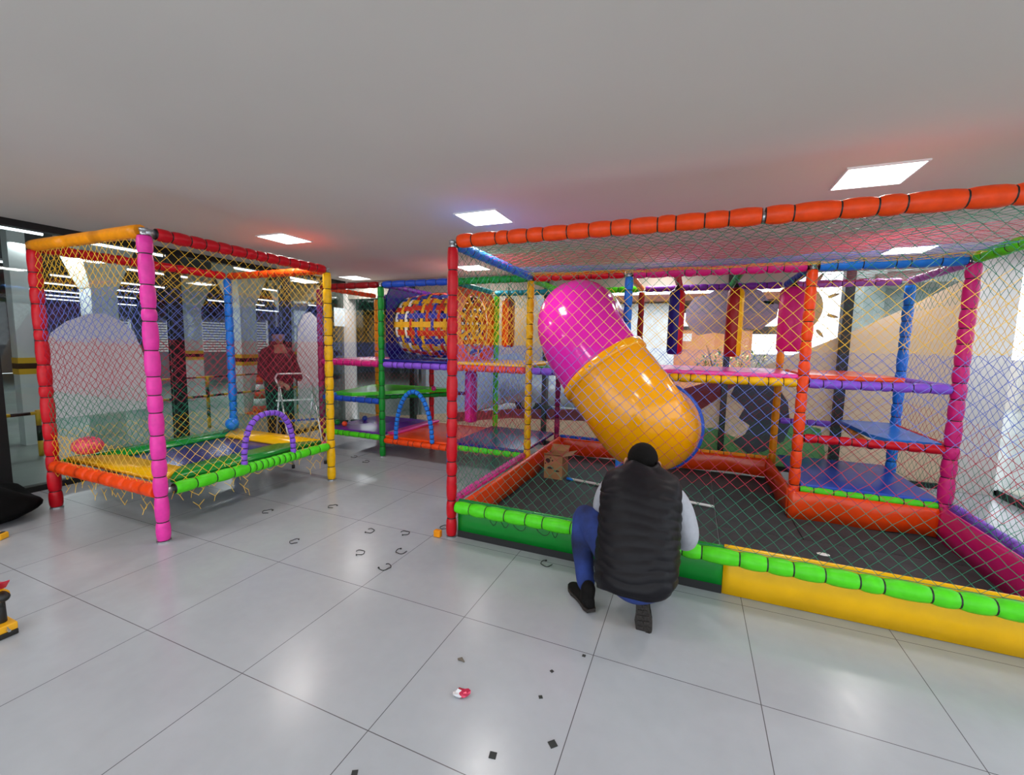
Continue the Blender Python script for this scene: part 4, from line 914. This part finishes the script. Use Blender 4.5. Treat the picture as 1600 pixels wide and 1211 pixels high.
# decals on the left glass
wv = mat('white_vinyl_film', '#DCDCE0', rough=.6, trans=.3)
decal('cloud_sticker', [(2.22, .72), (2.20, 1.1), (2.22, 1.45), (2.30, 1.62), (2.42, 1.74), (2.6, 1.83), (2.75, 1.85), (2.9, 1.78), (3.02, 1.66), (3.10, 1.4), (3.13, 1.0), (3.12, .72)], wv, 'large white rounded film on the left glass behind the red post', XG+.012, 'x')
decal('cloud_sticker', [(5.30, .15), (5.30, 1.3), (5.34, 1.8), (5.45, 2.02), (5.6, 2.08), (5.78, 1.95), (5.85, 1.5), (5.86, .15)], wv, 'tall white rounded film on the left glass behind the maroon jacket', XG+.012, 'x')
decal('notice_sheet', [(6.14, 1.86), (6.42, 1.86), (6.42, 2.20), (6.14, 2.20)], mat('blueish_paper', '#D4E4EE', rough=.7), 'pale printed notice sheet on the glass left of the lime-green framed cell', XG+.012, 'x')

# ================================================================ PARKING HALL beyond the left glass
GFL = mat('garage_concrete', '#7E8A84', rough=.4, noise=.2, nscale=1.5)
bm = bmesh.new(); box(bm, (-26, -6, -.12), (-6.21, 22, -.02)); box(bm, (-6.2, 6.76, -.12), (-4.7, 22, -.025)); struct('floor_garage', bm, GFL)
bm = bmesh.new(); box(bm, (-26, -6, 3.2), (-6.36, 22, 3.4)); box(bm, (-6.36, 6.76, 3.2), (-4.65, 22, 3.4)); box(bm, (-6.36, 6.62, 2.5), (-4.65, 6.76, 3.4)); struct('ceiling_garage', bm, mat('dark_garage_ceiling', '#2A3036', rough=.8))
bm = bmesh.new(); box(bm, (-26, -6, 0), (-25.8, 22, 3.3)); struct('wall_garage_far', bm, mat('garage_wall_paint', '#7A7F84', rough=.8))
bm = bmesh.new(); box(bm, (-26, 21.8, 0), (-4.65, 22, 3.3)); struct('wall_garage_back', bm, MATS['garage_wall_paint'])
bm = bmesh.new(); box(bm, (-26, -6.2, 0), (-6.4, -6, 3.3)); struct('wall_garage_front', bm, MATS['garage_wall_paint'])
# the hall side wall continues beyond the shop's back corner
bm = bmesh.new(); box(bm, (-4.75, 6.9, 0), (-4.65, 21.8, 3.3)); struct('wall_garage_side', bm, MATS['garage_wall_paint'])
TL = [(-8.0, 2.0, 3.02), (-8.05, 3.35, 4.6), (-10.4, 4.2, 6.2), (-13.2, 5.0, 7.4), (-15.4, 5.4, 7.9), (-18.0, 6.0, 9.0), (-20.0, 6.8, 9.2), (-13.6, 10.2, 12.9), (-15.8, 10.0, 12.2), (-18.5, 12.8, 15.4), (-10.6, 7.6, 9.4), (-8.05, 5.6, 7.2), (-22, 8, 11), (-11.8, 2.6, 4.2), (-15.4, 1.5, 4.0)]
src = None
for i, (x, a, b) in enumerate(TL):
    e = empty('strip_light', 'long white strip light under the dark parking hall ceiling', 'strip light', (x, (a+b)/2, 2.92), 'parking hall strip lights')
    bm = bmesh.new(); box(bm, (x-.04, a, 2.93), (x+.04, b, 2.97)); obj('housing', bm, STEEL, e)
    bm = bmesh.new(); tube(bm, [(x, a+.02, 2.915), (x, b-.02, 2.915)], .02, 8); obj('fluorescent_tube', bm, mat('lit_tube', '#F4F8FF', emit=4.0), e)
    bm = bmesh.new()
    for yy in (a+.2, b-.2): tube(bm, [(x, yy, 2.97), (x, yy, 3.2)], .006, 5)
    obj('hanger', bm, STEEL, e)
for x, y in ((-9, 4), (-12, 8), (-17, 7), (-10, 11), (-20, 14), (-14, 2)):
    area('hall_light', (x, y, 2.88), .3, 110, (.93, .97, 1.0), (0, 0, 0), 2.0)
COLM = mat('white_column_paint', '#D2DAD8', rough=.6, noise=.1, nscale=3); HZY = mat('hazard_yellow_paint', '#E0B020', rough=.5)
def column(x, y, wd, label, flare=True):
    e = empty('concrete_column', label, 'column', (x, y, -.02), 'parking hall columns')
    bm = bmesh.new(); box(bm, (x-wd/2, y-wd/2, -.02), (x+wd/2, y+wd/2, 3.2)); obj('shaft', bm, COLM, e)
    if flare:
        bm = bmesh.new()
        a = [(x-wd/2-.01, y-wd/2-.01), (x+wd/2+.01, y-wd/2-.01), (x+wd/2+.01, y+wd/2+.01), (x-wd/2-.01, y+wd/2+.01)]; k_ = .17
        A = [bm.verts.new((p, q, 2.35)) for p, q in a]; B = [bm.verts.new((x+(p-x)*(1+k_/wd*2), y+(q-y)*(1+k_/wd*2), 3.0)) for p, q in a]; C_ = [bm.verts.new((v.co.x, v.co.y, 3.195)) for v in B]
        for lo_, hi_ in ((A, B), (B, C_)):
            for i in range(4): bm.faces.new((lo_[i], lo_[(i+1) % 4], hi_[(i+1) % 4], hi_[i]))
        bm.faces.new(A[::-1]); bm.faces.new(C_); obj('capital', bm, COLM, e)
    bm = bmesh.new()
    for z, mi in ((1.02, 0), (1.10, 1), (1.18, 0)): box(bm, (x-wd/2-.006, y-wd/2-.006, z), (x+wd/2+.006, y+wd/2+.006, z+.08), mi)
    obj('hazard_band', bm, [HZY, BLACK], e)
column(-9.0, 3.98, .34, 'white column with flared head and hazard band behind the rounded white film')
column(-9.0, 6.42, .36, 'white column with hazard band directly behind the blue post')
column(-12.0, 7.15, .34, 'distant white column with hazard band between pink post and black mullion')
column(-9.0, 3.06, .18, 'white column with hazard band at the far left edge', False)
column(-10.5, 8.95, .45, 'distant white column with hazard band behind the standing person')
# louvred windows far back
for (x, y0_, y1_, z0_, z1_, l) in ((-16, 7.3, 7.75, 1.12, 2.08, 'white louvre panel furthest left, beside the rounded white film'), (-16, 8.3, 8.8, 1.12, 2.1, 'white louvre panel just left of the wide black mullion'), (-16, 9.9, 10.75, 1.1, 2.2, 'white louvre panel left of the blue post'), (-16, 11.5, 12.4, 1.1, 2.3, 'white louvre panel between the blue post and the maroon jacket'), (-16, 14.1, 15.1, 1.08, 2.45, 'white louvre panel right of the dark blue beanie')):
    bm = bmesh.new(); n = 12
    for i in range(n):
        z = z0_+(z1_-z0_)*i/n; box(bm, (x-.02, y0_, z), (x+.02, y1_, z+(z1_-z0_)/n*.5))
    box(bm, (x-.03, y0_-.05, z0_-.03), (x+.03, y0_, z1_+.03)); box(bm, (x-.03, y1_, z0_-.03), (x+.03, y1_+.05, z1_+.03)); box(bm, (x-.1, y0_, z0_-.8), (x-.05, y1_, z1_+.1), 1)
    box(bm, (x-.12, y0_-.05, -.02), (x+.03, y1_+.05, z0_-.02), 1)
    o = obj('louvre_panel', bm, [mat('glowing_white_louvre', '#E8EAEA', rough=.5, emit=.25), MATS['garage_wall_paint']]); setpivot(o, (x, (y0_+y1_)/2, -.02)); tag(o, l, 'louvre panel', 'louvre panels in the parking hall')  # brightness of the slats is partly a faint glow put into their material
# hazard barrier: posts and rail
HB = empty('hazard_barrier', 'yellow and black striped barrier rail in the parking hall', 'barrier', (-8, 4.2, -.02))
def striped(p0, p1, r, name, parent, seg=.18):
    p0, p1 = V(p0), V(p1); L = (p1-p0).length; n = max(2, int(L/seg)); bm = bmesh.new()
    for i in range(n): tube(bm, [p0.lerp(p1, i/n), p0.lerp(p1, (i+1)/n)], r, 8, i % 2)
    obj(name, bm, [HZY, BLACK], parent, True)
striped((-8, 2.0, .56), (-8, 6.9, .56), .022, 'barrier_rail', HB); striped((-8, 4.99, -.02), (-8, 4.99, .9), .028, 'barrier_post', HB); striped((-8, 2.8, -.02), (-8, 2.8, .6), .028, 'barrier_post', HB); striped((-8, 6.9, -.02), (-8, 6.9, .9), .028, 'barrier_post', HB)
striped((-8.0, 3.6, .90), (-8.0, 6.9, .90), .016, 'barrier_rail', HB, .3)
# traffic cones
def cone(x, y, z0, h, label):
    e = empty('traffic_cone', label, 'traffic cone', (x, y, z0), 'orange and white traffic cones')
    bm = bmesh.new(); box(bm, (x-h*.22, y-h*.22, z0), (x+h*.22, y+h*.22, z0+.035), 0, .008); obj('base', bm, mat('orange_cone_plastic', '#E83C18', rough=.5), e)
    bm = bmesh.new(); n = 6
    for i in range(n):
        ra, rb = h*.165*(1-i/n*.8), h*.165*(1-(i+1)/n*.8); tube(bm, [(x, y, z0+.03+(h-.03)*i/n), (x, y, z0+.03+(h-.03)*(i+1)/n)], [ra, rb], 16, 1 if i in (1, 3) else 0)
    obj('cone_body', bm, [MATS['orange_cone_plastic'], mat('white_cone_band', '#EDEDED', rough=.5)], e, True)
cone(-8.6, 6.45, -.02, .95, 'orange and white traffic cone in the parking hall beside the maroon jacket')

# ================================================================ OUTDOORS beyond the back and right glass
bm = bmesh.new(); box(bm, (-4.7, 6.76, -.12), (40, 60, -.03)); box(bm, (3.41, -12, -.12), (40, 6.76, -.03)); struct('ground_pavement', bm, mat('pale_pavement', '#9A9C98', rough=.85, noise=.15, nscale=.8))
OB = empty('building', 'low orange and white building with brown roof edge across the yard', 'building', (0, 13, -.03))
bm = bmesh.new(); box(bm, (-2.1, 12.0, -.03), (-.46, 16, 2.72)); obj('white_wall', bm, mat('white_render', '#F2F2F0', rough=.8), OB)
bm = bmesh.new(); box(bm, (-.46, 12.3, -.03), (1.35, 16, 2.05)); obj('orange_wall', bm, mat('terracotta_render', '#E09468', rough=.8, noise=.08, nscale=2), OB)
bm = bmesh.new(); box(bm, (-.46, 12.25, 2.05), (2.4, 16, 2.14)); obj('eaves_beam', bm, mat('dark_beam', '#4A4440', rough=.7), OB)
bm = bmesh.new(); box(bm, (-2.3, 11.6, 2.74), (2.2, 16, 2.90)); obj('roof_edge', bm, mat('brown_roof_tile', '#8A5440', rough=.8), OB)
bm = bmesh.new(); box(bm, (-.40, 12.28, 1.75), (-.05, 12.30, 1.95)); obj('wall_notice', bm, mat('white_notice', '#F4F0F0', rough=.7), OB)
bm = bmesh.new(); box(bm, (-.46, 12.26, .80), (1.25, 12.30, .9)); obj('plinth_band', bm, MATS['dark_beam'], OB)
bm = bmesh.new(); box(bm, (-2.3, 6.9, 2.78), (3.6, 7.6, 2.92)); o = obj('porch_canopy', bm, mat('beige_soffit', '#B0A088', rough=.8)); setpivot(o, (0, 7.2, 2.78)); tag(o, 'beige porch canopy just outside the back glass', 'canopy')
for x_ in (-2.2, 3.5):
    bm = bmesh.new(); tube(bm, [(x_, 7.5, -.03), (x_, 7.5, 2.78)], .03, 10); obj('canopy_post', bm, WHITE, o)
# flowering bush
BU = empty('flowering_bush', 'leafy bush with yellow blossoms outside behind the yellow hanging bag', 'bush', (.75, 9.6, -.03))
bm = bmesh.new(); rnd = random.Random(11)
for i in range(12):
    a = rnd.uniform(0, 2*PI); tube(bm, [(.75, 9.6, -.03), (.75+.2*math.cos(a), 9.6+.2*math.sin(a), .6), (.75+rnd.uniform(.3, .7)*math.cos(a), 9.6+.4*math.sin(a), rnd.uniform(1.0, 1.7))], [.02, .012, .005], 5)
obj('stems', bm, mat('bush_stem', '#5A4630', rough=.9), BU)
verts, faces, mi = [], [], []
for i in range(1500):
    a = rnd.uniform(0, 2*PI); rr = rnd.uniform(0, 1)**.5*.75; c = V((.75+rr*math.cos(a), 9.6+rr*.6*math.sin(a), rnd.uniform(.15, 1.75)-rr*.5)); d = V([rnd.uniform(-1, 1) for _ in range(3)]).normalized(); _, s_, t_ = frame_of(d); k0 = len(verts)
    L_ = rnd.uniform(.03, .06)
    verts += [c-d*L_, c+s_*L_*.4, c+d*L_, c-s_*L_*.4, c+t_*L_*.12]; m_ = 1 if rnd.random() < .25 else 0
    faces += [(k0, k0+1, k0+4), (k0+1, k0+2, k0+4), (k0+2, k0+3, k0+4), (k0+3, k0, k0+4)]; mi += [m_]*4
me = bpy.data.meshes.new('foliage'); me.from_pydata([tuple(v) for v in verts], [], faces); me.polygons.foreach_set('material_index', mi); link('foliage', me, [mat('bush_leaf', '#6A8448', rough=.7), mat('yellow_blossom', '#E8D890', rough=.7)], BU)
cone(-.07, 8.6, -.03, .55, 'orange cone standing outside, left one seen under the yellow rail'); cone(.20, 8.6, -.03, .55, 'orange cone standing outside, right one seen under the yellow rail')
OB2 = empty('building', 'grey-green building with dark awning, outside behind the blue post at right', 'building', (4.2, 11.4, -.03))
bm = bmesh.new(); box(bm, (3.15, 11, -.03), (3.5, 12.4, 3.6)); box(bm, (3.5, 11.2, -.03), (5.1, 12.4, 3.6)); obj('facade', bm, mat('grey_green_render', '#98A49E', rough=.8, noise=.2, nscale=1.5), OB2)
bm = bmesh.new(); prism(bm, [(10.2, 2.75), (11.2, 3.1), (11.2, 3.2), (10.2, 2.85)], 3.3, 5.0, 'x'); obj('awning', bm, mat('dark_awning_cloth', '#55564E', rough=.8), OB2)
bm = bmesh.new(); box(bm, (3.9, 11.15, 1.4), (4.9, 11.22, 2.5)); obj('window_pane', bm, mat('dark_reflective_pane', '#6A7A78', rough=.15), OB2)
# parked silver car outside behind the blue mat cell
CAR = empty('parked_car', 'silver car parked outside behind the yellow post', 'car', (-2.4, 9.6, -.03))
bm = bmesh.new(); prism(bm, [(-5.9, .22), (-5.95, .62), (-5.7, .82), (-5.0, .95), (-4.5, 1.38), (-3.5, 1.42), (-2.9, 1.0), (-2.3, .86), (-2.15, .55), (-2.2, .22)], 12.0, 13.6, 'y'); bmesh.ops.bevel(bm, geom=bm.edges[:], offset=.06, segments=2, affect='EDGES'); obj('car_body', bm, mat('silver_car_paint', '#B4B8BC', rough=.25, metal=.5), CAR, True)
bm = bmesh.new(); prism(bm, [(-4.95, .98), (-4.46, 1.33), (-4.0, 1.36), (-4.0, .98)], 11.985, 12.01, 'y'); prism(bm, [(-3.92, .98), (-3.92, 1.36), (-3.5, 1.36), (-3.0, .99)], 11.985, 12.01, 'y'); obj('side_window', bm, mat('dark_car_glass', '#20262C', rough=.1), CAR)
for x_ in (-5.2, -2.95):
    for y_ in (12.02, 13.42):
        bm = bmesh.new(); tube(bm, [(x_, y_, .29), (x_, y_+.18, .29)], .32, 20); tube(bm, [(x_, y_-.01, .29), (x_, y_+.02, .29)], .18, 14, 1); obj('wheel', bm, [TIE, STEEL], CAR, True)
for o_ in CAR.children:
    o_.location = V((1.8, -2.9, 0)) + o_.location
# yard wall behind, far
bm = bmesh.new(); box(bm, (-6.0, 17, -.03), (12, 17.3, 1.4)); o = obj('yard_wall', bm, mat('grey_yard_wall', '#B8B0A8', rough=.85)); setpivot(o, (3, 17, -.03)); tag(o, 'low grey wall at the far side of the yard', 'wall')
# right side outside: white panels, brown boards and a planter kerb
bm = bmesh.new(); box(bm, (3.62, 3.2, .14), (3.68, 6.5, 1.28)); box(bm, (3.60, 3.2, 1.28), (3.70, 6.5, 1.33)); o = obj('white_counter_panel', bm, mat('white_laminate', '#F4F4F6', rough=.5)); 
for y_ in (3.3, 6.4):
    bmf = bmesh.new(); box(bmf, (3.62, y_-.03, -.03), (3.68, y_+.03, .14)); obj('panel_foot', bmf, BLACK, o)
tag(o, 'large white panel standing outside the right glass', 'panel')
for y_, l in ((5.35, 'brown board standing above the white panel, nearer one'), (5.85, 'brown board standing above the white panel, further one')):
    bm = bmesh.new(); prism(bm, [(y_-.12, 1.34), (y_+.12, 1.34), (y_+.18, 1.62), (y_-.06, 1.62)], 3.66, 3.69, 'x'); o = obj('brown_board', bm, mat('brown_board_face', '#8C7A66', rough=.7)); setpivot(o, (3.67, y_, 1.33)); tag(o, l, 'board', 'brown boards outside')
bm = bmesh.new(); box(bm, (3.34, 4.2, -.03), (3.50, 6.6, .06), 0, .01); o = obj('stone_kerb', bm, mat('pale_stone_kerb', '#C8C4B4', rough=.8)); setpivot(o, (3.42, 5.4, -.03)); tag(o, 'pale stone kerb outside along the foot of the right glass', 'kerb')
